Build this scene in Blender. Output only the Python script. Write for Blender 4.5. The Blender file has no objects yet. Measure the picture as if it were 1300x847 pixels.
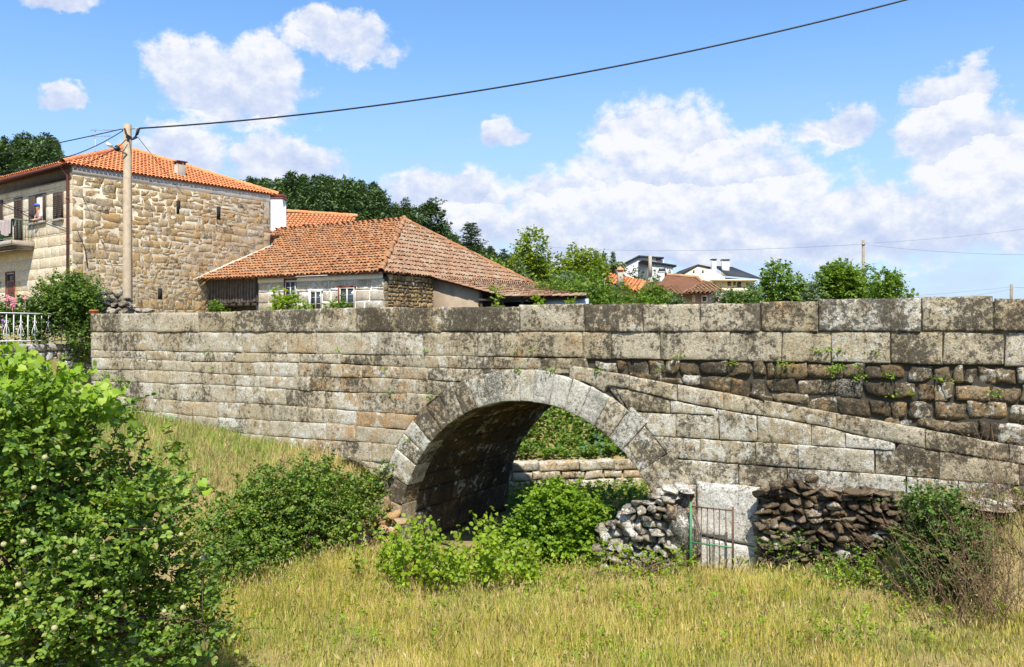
import bpy, math, random
import numpy as np
from mathutils import Vector

random.seed(7)
RNG = np.random.default_rng(7)
SC = bpy.context.scene
COL = SC.collection
R = math.radians

# ------------------------------------------------------------------ camera
F, EYE, YH = 1080.0, 4.2, 421.5          # focal length in photo pixels, eye height, horizon row (photo 1300 x 847)
cam = bpy.data.cameras.new('camera'); cam_o = bpy.data.objects.new('camera', cam); COL.objects.link(cam_o)
cam.sensor_width = 36; cam.lens = 36 * F / 1300; cam.shift_y = -(423.5 - YH) / 1300
cam.clip_end = 3000; cam.clip_start = .1
cam_o.location = (0, 0, EYE); cam_o.rotation_euler = (R(90), 0, 0)
SC.camera = cam_o
SC.view_settings.view_transform = 'Standard'; SC.view_settings.look = 'None'
SC.view_settings.exposure = 0.75; SC.view_settings.gamma = 1
SUN_EL, SUN_AZ = 54.0, 3.0
SKY_STRENGTH, SUN_STRENGTH = .13, 4.6


class NT:
    """small wrapper for building node trees"""
    def __init__(s, tree):
        s.t = tree; s.nd = tree.nodes; s.ln = tree.links
    def put(s, sock, v):
        if v is None: return
        if isinstance(v, bpy.types.NodeSocket): s.ln.new(v, sock)
        else:
            if isinstance(v, (tuple, list)) and sock.type == 'RGBA' and len(v) == 3: v = (*v, 1)
            sock.default_value = v
    def n(s, typ, props=None, **inp):
        nd = s.nd.new(typ)
        for k, v in (props or {}).items(): setattr(nd, k, v)
        for k, v in inp.items():
            key = int(k[1:]) if k[0] == 'i' and k[1:].isdigit() else k.replace('_', ' ')
            s.put(nd.inputs[key], v)
        return nd
    def m(s, op, a, b=None, c=None, clamp=False):
        nd = s.nd.new('ShaderNodeMath'); nd.operation = op; nd.use_clamp = clamp
        s.put(nd.inputs[0], a); s.put(nd.inputs[1], b)
        if c is not None: s.put(nd.inputs[2], c)
        return nd.outputs[0]
    def v(s, op, a, b=None):
        nd = s.nd.new('ShaderNodeVectorMath'); nd.operation = op
        s.put(nd.inputs[0], a); s.put(nd.inputs[1], b)
        return nd.outputs['Value'] if op in ('LENGTH', 'DOT_PRODUCT') else nd.outputs[0]
    def mix(s, f, a, b, blend='MIX'):
        nd = s.nd.new('ShaderNodeMix'); nd.data_type = 'RGBA'; nd.blend_type = blend
        s.put(nd.inputs[0], f); s.put(nd.inputs[6], a); s.put(nd.inputs[7], b)
        return nd.outputs[2]
    def noise(s, vec, scale, detail=5, rough=.6, dist=0):
        nd = s.nd.new('ShaderNodeTexNoise')
        s.put(nd.inputs['Vector'], vec); nd.inputs['Scale'].default_value = scale
        nd.inputs['Detail'].default_value = detail; nd.inputs['Roughness'].default_value = rough
        nd.inputs['Distortion'].default_value = dist
        return nd.outputs['Fac']
    def ramp(s, f, stops, interp='LINEAR'):
        nd = s.nd.new('ShaderNodeValToRGB'); cr = nd.color_ramp; cr.interpolation = interp
        while len(cr.elements) < len(stops): cr.elements.new(.5)
        for e, (p, c) in zip(cr.elements, stops):
            e.position = p; e.color = (*c, 1)
        s.put(nd.inputs[0], f); return nd.outputs[0]
    def step(s, x, lo, hi):                # smooth 0..1 between lo and hi
        nd = s.nd.new('ShaderNodeMapRange'); nd.interpolation_type = 'SMOOTHSTEP'
        s.put(nd.inputs[0], x); s.put(nd.inputs[1], lo); s.put(nd.inputs[2], hi)
        return nd.outputs[0]


# ------------------------------------------------------------------ sky, clouds and sun
def make_world():
    w = bpy.data.worlds.new('World'); SC.world = w; w.use_nodes = True
    w.node_tree.nodes.clear(); t = NT(w.node_tree)
    sky = t.n('ShaderNodeTexSky', dict(sky_type='NISHITA', sun_disc=False, sun_elevation=R(SUN_EL), sun_rotation=R(180 - SUN_AZ),
                                       altitude=300, air_density=1.0, dust_density=1.2, ozone_density=1.6))
    d = t.n('ShaderNodeTexCoord').outputs['Generated']
    sep = t.n('ShaderNodeSeparateXYZ', i0=d)
    az = t.m('ARCTAN2', sep.outputs[0], sep.outputs[1]); el = t.m('ARCSINE', sep.outputs[2])
    ae = t.n('ShaderNodeCombineXYZ', i0=az, i1=el).outputs[0]
    # cumulus: (centre x, y, half width, half height) on the photo's pixel grid, turned into azimuth and elevation
    cl = [(300, 112, 118, 52), (245, 85, 66, 44), (335, 82, 60, 42), (440, 52, 84, 36), (405, 36, 50, 28), (70, -2, 72, 18), (85, 126, 34, 20),
          (235, 192, 84, 40), (365, 206, 84, 34), (335, 190, 46, 30), (570, 246, 104, 40), (700, 268, 84, 46), (610, 290, 70, 34),
          (835, 178, 104, 62), (885, 218, 150, 70), (960, 250, 130, 62), (770, 240, 90, 56), (1062, 164, 62, 32), (1205, 128, 62, 50),
          (1235, 108, 40, 40), (1250, 205, 130, 70), (1180, 180, 60, 40), (636, 172, 32, 22), (1110, 285, 240, 60), (830, 300, 240, 56), (1290, 260, 130, 70)]
    warp = t.n('ShaderNodeTexNoise', Vector=t.v('MULTIPLY', ae, (1, 1.5, 1)), Scale=13, Detail=6, Roughness=.62)
    wv = t.v('MULTIPLY', t.v('SUBTRACT', warp.outputs['Color'], (.5, .5, .5)), (.085, .06, 0))
    p = t.v('ADD', ae, wv)
    field = None; body = None
    for x, y, rx, ry in cl:
        a0 = math.atan((x - 650) / F); e0 = math.atan((YH - y) / F * math.cos(a0))
        ra = rx / F * math.cos(a0) ** 2; re = ry / F * math.cos(a0)
        mp = t.n('ShaderNodeMapping', Vector=p, Location=(-a0 / ra, -e0 / re, 0), Scale=(1 / ra, 1 / re, 0)).outputs[0]
        f = t.m('SUBTRACT', 1, t.v('LENGTH', mp))
        hgt = t.m('MULTIPLY', t.n('ShaderNodeSeparateXYZ', i0=mp).outputs[1], t.m('GREATER_THAN', f, -.2))
        field = f if field is None else t.m('SMOOTH_MAX', field, f, .12)
        body = hgt if body is None else t.m('MAXIMUM', body, hgt)
    # scattered cumulus elsewhere in the sky, out of this view
    away = t.step(t.m('ABSOLUTE', az), .68, .95)
    other = t.m('SUBTRACT', t.m('MULTIPLY', t.noise(t.v('MULTIPLY', ae, (1, 2, 1)), 2.6, 5), 2.2), 1.25)
    field = t.m('MAXIMUM', field, t.m('SUBTRACT', other, t.m('MULTIPLY', t.m('SUBTRACT', 1, away), 4)))
    puff = t.noise(t.v('MULTIPLY', ae, (1, 1.2, 1)), 24, 10, .63)
    puff_up = t.noise(t.v('MULTIPLY', t.v('ADD', ae, (.005, .015, 0)), (1, 1.2, 1)), 24, 10, .63)
    dens = t.m('ADD', field, t.m('MULTIPLY', t.m('SUBTRACT', puff, .5), 1.25))
    alpha = t.step(dens, .0, .36)
    relief = t.m('MULTIPLY', t.m('SUBTRACT', puff, puff_up), 1.9)
    lit = t.m('ADD', t.m('MULTIPLY_ADD', body, .44, .40), relief, clamp=True)
    ccol = t.ramp(lit, [(0, (2.6, 3.0, 4.1)), (.42, (3.3, 3.6, 4.35)), (.88, (4.5, 4.5, 4.55))])
    # thin milky veil low over the horizon
    veil = t.m('MULTIPLY', t.m('SUBTRACT', 1, t.step(el, .05, .36)), t.m('MULTIPLY_ADD', t.noise(t.v('MULTIPLY', ae, (1, 3, 1)), 7, 5), 1.1, .25), clamp=True)
    skyc = t.mix(1, sky.outputs[0], SKY_TINT, 'MULTIPLY')
    base = t.mix(t.m('MULTIPLY', veil, .85), skyc, (2.7, 3.1, 4.3))
    out = t.mix(t.m('MULTIPLY', alpha, .93), base, ccol)
    bg = t.n('ShaderNodeBackground', Color=out, Strength=SKY_STRENGTH)
    t.n('ShaderNodeOutputWorld', Surface=bg.outputs[0])
SKY_TINT = (.68, .92, 1.10)
make_world()
sun = bpy.data.lights.new('sun', 'SUN'); sun.energy = SUN_STRENGTH; sun.angle = R(.5); sun.color = (1, .94, .84)
so = bpy.data.objects.new('sun', sun); COL.objects.link(so); so.rotation_euler = (R(90 - SUN_EL), 0, R(SUN_AZ)); so.location = (0, -20, 60)

# ------------------------------------------------------------------ frames: pixel -> world, bridge axes
U = np.array([.868, -.496, 0.]); N = np.array([-.496, -.868, 0.]); P0 = np.array([0, 16.13, 0.]); Z = np.array([0, 0, 1.])
def px(x, y, d): return np.array([(x - 650) / F * d, d, EYE + (YH - y) / F * d])
def st(s, t, z=0): return P0 + U * s + N * t + Z * z
def to_st(x, y): return ((x - P0[0]) * U[0] + (y - P0[1]) * U[1], (x - P0[0]) * N[0] + (y - P0[1]) * N[1])
def s_at(x):                             # bridge coordinate under a photo column
    d = 30471. / (x + 1239); return ((x - 650) / F * d) * U[0] + (d - P0[1]) * U[1]
def ss(x, a, b):
    t = np.clip((np.asarray(x, float) - a) / (b - a), 0, 1); return t * t * (3 - 2 * t)

def zg(s, t):
    """height of the ground at bridge coordinates"""
    s = np.asarray(s, float); t = np.asarray(t, float)
    y = P0[1] + U[1] * s + N[1] * t
    zf = -.06 + .11 * np.clip(s - .5, 0, 6)
    hb = np.interp(s, [-60, -13, -10.8, -3.85, -3.3], [3.0, 2.45, 2.16, 1.5, 1.32])
    bank = hb - .3 * np.clip(t, 0, 2) - .55 * np.clip(t - 2, 0, 9)
    zl = np.maximum(bank, zf)
    front = zf + (zl - zf) * (1 - ss(s, -3.5, -3.15))
    led = ss(s, 6.3, 7.2) * (1 - ss(t, .5, 1.5)); front = front + (np.maximum(1.75, front) - front) * led
    front = front + 2.5 * (1 - ss(y, 1.5, 5)) * (t > 3)
    zb = 3.45 + 1.5 * ss(-s, 13, 19) * ss(-t, 3, 9)
    smin = np.interp(-t, [4.6, 6.5], [-2.85, -7.5])
    smax = np.interp(-t, [4.6, 6.5], [3.25, 8.]); ws = ss(s, smin - .5, smin) * (1 - ss(s, smax, smax + .5))
    tw = np.clip(-6.85 - .78 * (s + 4.16), -10.6, -5.6); ch = -.4 + .9 * ss(tw - t, .12, .45) + 3.0 * ss(tw - t, .7, 6.5)
    back = zb + (np.minimum(ch, zb) - zb) * ws
    k = ss(-t, .12, .45)
    z = front + (back - front) * k
    sl = -16.75 + .18 * (t - .2)
    low = ss(s, sl + .05, sl + .3) * (1 - ss(s, -13.1, -12.95)) * ss(t, -3.9, -3.5); z = z + (np.minimum(z, 2.5) - z) * low
    hi = (1 - ss(s, sl - .3, sl - .1)) * ss(t, -8, -4) * (1 - ss(t, 3.5, 5)); z = z + (np.maximum(z, 3.7) - z) * hi
    return z + .035 * np.sin(1.7 * s + .8 * t) * np.sin(1.3 * t - .6 * s) + .02 * np.sin(5.1 * s + 1.9) * np.sin(4.3 * t)
def zw(x, y): s, t = to_st(x, y); return zg(s, t)

# ------------------------------------------------------------------ objects
LOC = {}
def reg(o, loc): LOC[o.name] = np.array(loc, float); o.location = tuple(loc)
def tag(o, label=None, cat=None, group=None, kind=None):
    if label: o['label'] = label
    if cat: o['category'] = cat
    if group: o['group'] = group
    if kind: o['kind'] = kind
    return o
def thing(name, label, cat, loc, group=None):
    o = bpy.data.objects.new(name, None); COL.objects.link(o); o.empty_display_size = .2
    reg(o, loc); return tag(o, label, cat, group)
def origin_of(o):
    p = np.zeros(3)
    while o: p = p + LOC.get(o.name, np.zeros(3)); o = o.parent
    return p
def obj(name, verts, faces, mat, parent=None, loc=None, smooth=False, attr=None, fmat=None):
    """faces: list of int arrays (each M x k); world-space vertices; one mesh object"""
    verts = np.asarray(verts, np.float64).reshape(-1, 3)
    me = bpy.data.meshes.new(name)
    off = origin_of(parent) if parent else (np.array(loc, float) if loc is not None else np.zeros(3))
    v = (verts - off).astype(np.float32)
    me.vertices.add(len(v)); me.vertices.foreach_set('co', v.ravel())
    faces = [np.asarray(f, np.int32) for f in faces if len(f)]
    idx = np.concatenate([f.ravel() for f in faces]); tot = np.concatenate([np.full(len(f), f.shape[1], np.int32) for f in faces])
    me.loops.add(len(idx)); me.loops.foreach_set('vertex_index', idx)
    me.polygons.add(len(tot)); me.polygons.foreach_set('loop_start', np.concatenate([[0], np.cumsum(tot)[:-1]]).astype(np.int32))
    me.polygons.foreach_set('loop_total', tot)
    if smooth: me.polygons.foreach_set('use_smooth', np.ones(len(tot), bool))
    for m_ in (mat if isinstance(mat, (list, tuple)) else [mat]): me.materials.append(m_)
    if fmat is not None: me.polygons.foreach_set('material_index', np.asarray(fmat, np.int32))
    if attr is not None:
        a = me.color_attributes.new('tone', 'FLOAT_COLOR', 'POINT')
        c = np.ones((len(v), 4), np.float32); c[:, :3] = attr; a.data.foreach_set('color', c.ravel())
    me.update(calc_edges=True); me.validate()
    o = bpy.data.objects.new(name, me); COL.objects.link(o)
    if parent: o.parent = parent; LOC[o.name] = np.zeros(3)
    else: reg(o, off)
    return o

class MB:
    """collects shapes for ONE mesh object"""
    def __init__(s): s.v = []; s.f = []; s.n = 0; s.t = []
    def add(s, v, faces, tone=None):
        v = np.asarray(v, float).reshape(-1, 3)
        for f in faces:
            f = np.asarray(f, np.int64)
            if f.ndim == 1: f = f[None]
            s.f.append(f + s.n)
        s.v.append(v); s.n += len(v); s.t.append(np.tile(tone if tone is not None else (0, 0, 0), (len(v), 1)))
    def box(s, o, ex, ey, ez, tone=None):
        """o corner; three edge vectors"""
        o, ex, ey, ez = [np.asarray(a, float) for a in (o, ex, ey, ez)]
        v = [o, o + ex, o + ex + ey, o + ey]; v += [p + ez for p in v]
        s.add(v, [[[0, 3, 2, 1], [4, 5, 6, 7], [0, 1, 5, 4], [1, 2, 6, 5], [2, 3, 7, 6], [3, 0, 4, 7]]], tone)
    def rbox(s, o, ex, ey, ez, b=.02, tone=None):
        """box with bevelled edges: octagonal-section shell"""
        o, ex, ey, ez = [np.asarray(a, float) for a in (o, ex, ey, ez)]
        L = [np.linalg.norm(a) for a in (ex, ey, ez)]; b = min(b, min(L) * .3)
        q = [b / l for l in L]
        lo = []
        def pt(i, j, k): return o + ex * i + ey * j + ez * k
        V = []; 
        for i in (0, 1):
            for j in (0, 1):
                for k in (0, 1):
                    xi, yj, zk = (q[0] if i == 0 else 1 - q[0]), (q[1] if j == 0 else 1 - q[1]), (q[2] if k == 0 else 1 - q[2])
                    V += [pt(i, yj, zk), pt(xi, j, zk), pt(xi, yj, k)]
        def I(i, j, k, a): return (i * 4 + j * 2 + k) * 3 + a
        Q = []; T = []
        for i in (0, 1): Q.append([I(i, 0, 0, 0), I(i, 1, 0, 0), I(i, 1, 1, 0), I(i, 0, 1, 0)])
        for j in (0, 1): Q.append([I(0, j, 0, 1), I(1, j, 0, 1), I(1, j, 1, 1), I(0, j, 1, 1)])
        for k in (0, 1): Q.append([I(0, 0, k, 2), I(1, 0, k, 2), I(1, 1, k, 2), I(0, 1, k, 2)])
        for a in (0, 1):
            for b_ in (0, 1):
                Q.append([I(0, a, b_, 1), I(1, a, b_, 1), I(1, a, b_, 2), I(0, a, b_, 2)])
                Q.append([I(a, 0, b_, 0), I(a, 1, b_, 0), I(a, 1, b_, 2), I(a, 0, b_, 2)])
                Q.append([I(a, b_, 0, 0), I(a, b_, 1, 0), I(a, b_, 1, 1), I(a, b_, 0, 1)])
        for i in (0, 1):
            for j in (0, 1):
                for k in (0, 1): T.append([I(i, j, k, 0), I(i, j, k, 1), I(i, j, k, 2)])
        s.add(V, [Q, T], tone)
    def tube(s, pts, rad, n=6, tone=None, cap=True):
        P = np.asarray(pts, float); m = len(P); rad = np.broadcast_to(np.asarray(rad, float), (m,))
        tg = np.gradient(P, axis=0); tg /= np.linalg.norm(tg, axis=1)[:, None] + 1e-9
        ref = np.where(np.abs(tg[:, 2:3]) > .9, np.array([[1., 0, 0]]), np.array([[0, 0, 1.]]))
        a = np.cross(tg, ref); a /= np.linalg.norm(a, axis=1)[:, None] + 1e-9; b = np.cross(tg, a)
        th = np.linspace(0, 2 * math.pi, n, endpoint=False)
        V = P[:, None] + rad[:, None, None] * (np.cos(th)[None, :, None] * a[:, None] + np.sin(th)[None, :, None] * b[:, None])
        i = np.arange(m - 1)[:, None] * n; j = np.arange(n)[None]; k = (j + 1) % n
        Q = np.stack([i + j, i + k, i + n + k, i + n + j], -1).reshape(-1, 4)
        fs = [Q]
        if cap: fs += [np.arange(n)[::-1][None], (np.arange(n) + (m - 1) * n)[None]]
        s.add(V.reshape(-1, 3), fs, tone)
    def poly(s, pts, thick=None, tone=None):
        """flat polygon, or a slab when thick (a vector) is given"""
        P = np.asarray(pts, float); n = len(P)
        if thick is None: s.add(P, [np.arange(n)[None]], tone); return
        V = np.concatenate([P, P + np.asarray(thick, float)])
        j = np.arange(n); k = (j + 1) % n
        s.add(V, [np.arange(n)[::-1][None], (np.arange(n) + n)[None], np.stack([j, k, k + n, j + n], -1)], tone)
    def ball(s, c, r, nu=8, nv=6, tone=None):
        r = np.broadcast_to(np.asarray(r, float), (3,))
        ph = np.linspace(0, math.pi, nv + 1)[1:-1]; th = np.linspace(0, 2 * math.pi, nu, endpoint=False)
        V = [[0, 0, 1]] + [[math.sin(p) * math.cos(t), math.sin(p) * math.sin(t), math.cos(p)] for p in ph for t in th] + [[0, 0, -1]]
        V = np.array(V) * r + np.asarray(c, float); Q = []; T = []
        for i in range(nv - 2):
            for j in range(nu): Q.append([1 + i * nu + j, 1 + i * nu + (j + 1) % nu, 1 + (i + 1) * nu + (j + 1) % nu, 1 + (i + 1) * nu + j])
        L = len(V) - 1; o = 1 + (nv - 2) * nu
        for j in range(nu): T.append([0, 1 + j, 1 + (j + 1) % nu][::-1]); T.append([L, o + j, o + (j + 1) % nu])
        s.add(V, [Q, T], tone)
    def build(s, name, mat, parent=None, loc=None, smooth=False, tone=True):
        V = np.concatenate(s.v)
        by = {}
        for f in s.f: by.setdefault(f.shape[1], []).append(f)
        return obj(name, V, [np.concatenate(x) for x in by.values()], mat, parent, loc, smooth, np.concatenate(s.t) if tone else None)

# ------------------------------------------------------------------ materials
def new_mat(name):
    m_ = bpy.data.materials.new(name); m_.use_nodes = True; m_.node_tree.nodes.clear(); return m_, NT(m_.node_tree)
def finish(t, col, rough=.85, bump=None, bstr=.4, bdist=.02, spec=.25, metal=0):
    p = t.n('ShaderNodeBsdfPrincipled', Base_Color=col, Roughness=rough, Metallic=metal)
    p.inputs['Specular IOR Level'].default_value = spec
    if bump is not None:
        b = t.n('ShaderNodeBump', Height=bump, Strength=bstr, Distance=bdist); t.ln.new(b.outputs[0], p.inputs['Normal'])
    t.n('ShaderNodeOutputMaterial', Surface=p.outputs[0]); return p
def plain(name, col, rough=.7, var=.25, scale=6, spec=.3, metal=0, bump=.15):
    m_, t = new_mat(name); pos = t.n('ShaderNodeNewGeometry').outputs['Position']
    n1 = t.noise(pos, scale, 6, .65); n2 = t.noise(pos, scale * 9, 3)
    f = t.m('MULTIPLY_ADD', t.m('SUBTRACT', t.m('ADD', n1, t.m('MULTIPLY', n2, .4)), .7), var * 4, 1.)
    c = t.mix(1, col, t.n('ShaderNodeCombineColor', i0=f, i1=f, i2=f).outputs[0], 'MULTIPLY')
    finish(t, c, rough, n2, bump, .01, spec, metal); return m_
def stone(name, tones, white=(.48, .455, .385), dark=(.038, .033, .025), warm=(.34, .19, .07), ts=1.0, streak=.0, bstr=.5, isl=.4, dirt=1.):
    """tone attribute: r = pale lichen, g = black lichen, b = ochre staining"""
    m_, t = new_mat(name); g = t.n('ShaderNodeNewGeometry'); pos = g.outputs['Position']; rnd = g.outputs['Random Per Island']
    at = t.n('ShaderNodeSeparateColor', i0=t.n('ShaderNodeAttribute', dict(attribute_name='tone')).outputs['Color'])
    W, D, O = at.outputs[0], at.outputs[1], at.outputs[2]
    n1 = t.noise(pos, 2.1 * ts, 6, .65)
    sel = t.m('ADD', t.m('MULTIPLY', rnd, isl), t.m('MULTIPLY', n1, 1.15 - isl))
    k = len(tones); col = t.ramp(sel, [(.2 + .6 * i / (k - 1), c) for i, c in enumerate(tones)])
    broad = t.noise(t.v('ADD', pos, (5.3, 1.1, 8.2)), 1.15 * ts, 6, .62); brd = t.m('MULTIPLY', t.m('SUBTRACT', broad, .5), dirt)
    fine = t.noise(pos, 55 * ts, 4, .75); mid = t.noise(pos, 13 * ts, 8, .78)
    nw = t.noise(t.v('ADD', pos, (3.3, 7.1, 1.7)), 2.6 * ts, 8, .7)
    col = t.mix(t.m('MULTIPLY', t.step(t.m('ADD', nw, t.m('MULTIPLY', O, .3)), .56, .78), .75), col, warm)
    def cover(noise, amt, lo, w=.035):            # share of the face covered -> mask with ragged edges
        T = t.m('MULTIPLY_ADD', amt, -.34, lo); return t.step(t.m('SUBTRACT', noise, T), -w, w)
    grime = t.noise(t.v('ADD', pos, (1.3, 4.1, 2.2)), 4.2 * ts, 9, .72)
    gsum = t.m('ADD', t.m('MULTIPLY', D, .6), t.m('MULTIPLY', brd, 2.2))
    if streak:
        stk = t.noise(t.v('MULTIPLY', pos, (5, 5, .7)), 1.7, 6, .7)
        gsum = t.m('ADD', gsum, t.m('MULTIPLY', t.m('SUBTRACT', stk, .5), streak * 20))
    col = t.mix(t.m('MULTIPLY', cover(grime, gsum, .615, .06), .5), col, tuple(.4 * a + .6 * b for a, b in zip(tones[0], dark)))
    spots = t.noise(t.v('ADD', pos, (7.7, .4, 3.1)), 12 * ts, 10, .8)
    wn = t.noise(t.v('ADD', pos, (9.1, 2.2, 5.5)), 4.6 * ts, 10, .7, .6)
    wm = cover(wn, t.m('ADD', W, t.m('MULTIPLY', brd, -1.3)), .64, .025)
    col = t.mix(t.m('MULTIPLY', wm, .8), col, white)
    col = t.mix(t.m('MULTIPLY', cover(spots, t.m('ADD', t.m('MULTIPLY', D, .8), t.m('MULTIPLY', brd, 1.5)), .602, .025), .8), col, dark)
    wn2 = t.noise(t.v('ADD', pos, (2.1, 8.2, .5)), 30 * ts, 6, .75)
    col = t.mix(t.m('MULTIPLY', cover(wn2, W, .70, .03), .5), col, white)
    sp = t.m('MULTIPLY_ADD', t.m('ADD', t.m('SUBTRACT', fine, .5), t.m('MULTIPLY', t.m('SUBTRACT', t.noise(pos, 22 * ts, 6, .8), .5), .8)), 2.8, .98)
    col = t.mix(1, col, t.n('ShaderNodeCombineColor', i0=sp, i1=sp, i2=sp).outputs[0], 'MULTIPLY')
    h = t.m('ADD', t.m('MULTIPLY', mid, .9), t.m('MULTIPLY', fine, .5))
    finish(t, col, .95, h, min(1, bstr * 1.5), .03, .1); return m_
def leafm(name, cols, trans=.3, rough=.5, spec=.35, dead=False):
    m_, t = new_mat(name); g = t.n('ShaderNodeNewGeometry'); rnd = g.outputs['Random Per Island']
    k = len(cols); col = t.ramp(rnd, [((.93 if dead else 1) * i / (k - 1), c) for i, c in enumerate(cols)] + ([(1, (.2, .13, .05))] if dead else []))
    n1 = t.noise(g.outputs['Position'], 1.3, 3); f = t.m('MULTIPLY_ADD', t.m('SUBTRACT', n1, .5), 1.1, 1)
    col = t.mix(1, col, t.n('ShaderNodeCombineColor', i0=f, i1=f, i2=f).outputs[0], 'MULTIPLY')
    p = t.n('ShaderNodeBsdfPrincipled', Base_Color=col, Roughness=rough); p.inputs['Specular IOR Level'].default_value = spec
    tr = t.n('ShaderNodeBsdfTranslucent', Color=t.mix(1, col, (1.5, 1.6, .5), 'MULTIPLY'))
    mx = t.n('ShaderNodeMixShader', i0=trans, i1=p.outputs[0], i2=tr.outputs[0])
    t.n('ShaderNodeOutputMaterial', Surface=mx.outputs[0]); return m_
def tilem(name, tones, lichen=.5, lcol=(.2, .18, .13)):
    m_, t = new_mat(name); g = t.n('ShaderNodeNewGeometry'); pos = g.outputs['Position']; rnd = g.outputs['Random Per Island']
    k = len(tones); col = t.ramp(t.m('ADD', t.m('MULTIPLY', rnd, .75), t.m('MULTIPLY', t.noise(pos, .8, 4), .3)), [(i / (k - 1), c) for i, c in enumerate(tones)])
    nz = t.m('ADD', t.m('MULTIPLY', t.noise(pos, 1.1, 6, .7), .6), t.m('MULTIPLY', t.noise(pos, 9, 6, .7), .4))
    col = t.mix(t.m('MULTIPLY', t.step(nz, .66 - .2 * lichen, .82 - .2 * lichen), .8 * min(1, lichen * 1.6)), col, lcol)
    fi = t.noise(pos, 30, 4); f = t.m('MULTIPLY_ADD', t.m('SUBTRACT', fi, .5), .8, 1)
    col = t.mix(1, col, t.n('ShaderNodeCombineColor', i0=f, i1=f, i2=f).outputs[0], 'MULTIPLY')
    finish(t, col, .9, fi, .3, .01, .15); return m_

M = {}
M['bridge'] = stone('bridge_granite', [(.24, .18, .10), (.32, .255, .16), (.37, .31, .205), (.40, .345, .25), (.34, .295, .21)], streak=.1)
M['mortar_dark'] = plain('dark_joint_earth', (.05, .042, .03), .95, .4, 5)
M['rubble_brown'] = stone('brown_rubble', [(.07, .052, .032), (.12, .09, .052), (.18, .135, .078), (.23, .18, .11)], ts=1.3)
M['vault'] = stone('shaded_vault_granite', [(.05, .04, .026), (.075, .06, .04), (.1, .08, .052)], streak=.1)  # granite tones lowered so the colour deepens the shade under the arch
M['house_rubble'] = stone('ochre_granite_rubble', [(.22, .145, .07), (.36, .245, .12), (.42, .30, .16), (.36, .285, .19), (.48, .355, .2)], white=(.5, .47, .42), warm=(.42, .235, .085), ts=1.0, dirt=.6)
M['house_ashlar'] = stone('cream_granite_ashlar', [(.48, .39, .26), (.54, .44, .30), (.58, .5, .37), (.52, .45, .34)], white=(.58, .55, .49), warm=(.45, .27, .1), ts=.8, bstr=.25, dirt=.35)
M['mortar_pale'] = plain('pale_mortar', (.42, .38, .32), .95, .3, 4)
M['mortar_tan'] = plain('tan_mortar', (.40, .345, .26), .95, .45, 3)
M['render_grey'] = plain('grey_cement_render', (.46, .42, .35), .95, .3, 3)
M['cement_wall'] = plain('brown_cement_render', (.30, .235, .165), .95, .25, 2)
M['farm_ashlar'] = stone('farm_granite', [(.28, .24, .18), (.36, .31, .235), (.42, .37, .29), (.34, .30, .24)], white=(.55, .53, .49), ts=.9, bstr=.25, dirt=.6)
M['farm_rubble'] = stone('farm_brown_rubble', [(.14, .095, .045), (.25, .17, .08), (.33, .24, .12), (.38, .29, .17)], ts=1.4)
M['white_joint'] = plain('white_lime_joint', (.66, .64, .6), .95, .15, 4)
M['tile_new'] = tilem('orange_clay_tile', [(.5, .17, .065), (.58, .215, .09), (.64, .25, .11), (.55, .195, .08)], .12)
M['tile_old'] = tilem('weathered_clay_tile', [(.09, .05, .03), (.27, .12, .055), (.38, .165, .07), (.31, .175, .095), (.43, .215, .1)], .66, (.2, .16, .1))
M['tile_lichen'] = tilem('lichened_clay_tile', [(.1, .065, .042), (.24, .13, .075), (.3, .17, .10), (.29, .205, .135), (.36, .275, .19)], .75, (.2, .165, .105))
M['tile_brown'] = tilem('brown_clay_tile', [(.28, .165, .085), (.34, .2, .105), (.38, .23, .13)], .45, (.26, .2, .11))
M['slate'] = plain('dark_slate', (.035, .037, .042), .75, .2, 3)
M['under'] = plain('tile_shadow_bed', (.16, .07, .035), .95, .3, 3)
M['wood_grey'] = plain('grey_weathered_wood', (.17, .145, .12), .9, .45, 5)
M['wood_dark'] = plain('dark_old_wood', (.045, .036, .028), .9, .35, 6)
M['shutter'] = plain('brown_painted_shutter', (.075, .05, .035), .6, .15, 8)
M['door_red'] = plain('red_brown_door', (.14, .035, .022), .6, .2, 8)
M['pipe'] = plain('maroon_painted_pipe', (.12, .04, .035), .5, .12, 8)
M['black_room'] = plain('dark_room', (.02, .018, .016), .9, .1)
M['glass'] = plain('window_glass', (.04, .05, .06), .12, .1, 4, .6)
M['white_paint'] = plain('white_paint', (.72, .71, .68), .6, .08, 6)
M['aged_paint'] = plain('aged_white_paint', (.5, .48, .43), .7, .15, 6)
M['white_wall'] = plain('white_plaster', (.74, .73, .7), .9, .08, 2)
M['cream_wall'] = plain('cream_plaster', (.72, .62, .42), .9, .06, 2)
M['grey_wall'] = plain('grey_white_plaster', (.5, .5, .5), .9, .14, 2)
M['pink_wall'] = plain('pink_plaster', (.42, .3, .29), .9, .12, 2)
M['blue_white'] = plain('pale_blue_plaster', (.42, .48, .53), .9, .12, 2)
M['green_panel'] = plain('green_railing_panel', (.09, .17, .11), .5, .15, 6)
M['concrete'] = plain('pale_concrete', (.36, .31, .25), .9, .2, 4)
M['pole_concrete'] = plain('weathered_concrete_pole', (.33, .26, .18), .9, .25, 7)
M['pole_wood'] = plain('grey_wood_pole', (.24, .2, .15), .9, .3, 7)
M['wire_grey'] = plain('grey_wire', (.22, .24, .28), .6, .05)
M['cable'] = plain('black_cable', (.012, .013, .016), .5, .05)
M['metal_grey'] = plain('galvanised_metal', (.35, .36, .37), .45, .1, 8, .5, .6)
M['blanket'] = plain('grey_pink_blanket', (.35, .29, .28), .95, .15, 20)
M['skin'] = plain('skin', (.45, .24, .15), .6, .05)
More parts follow.
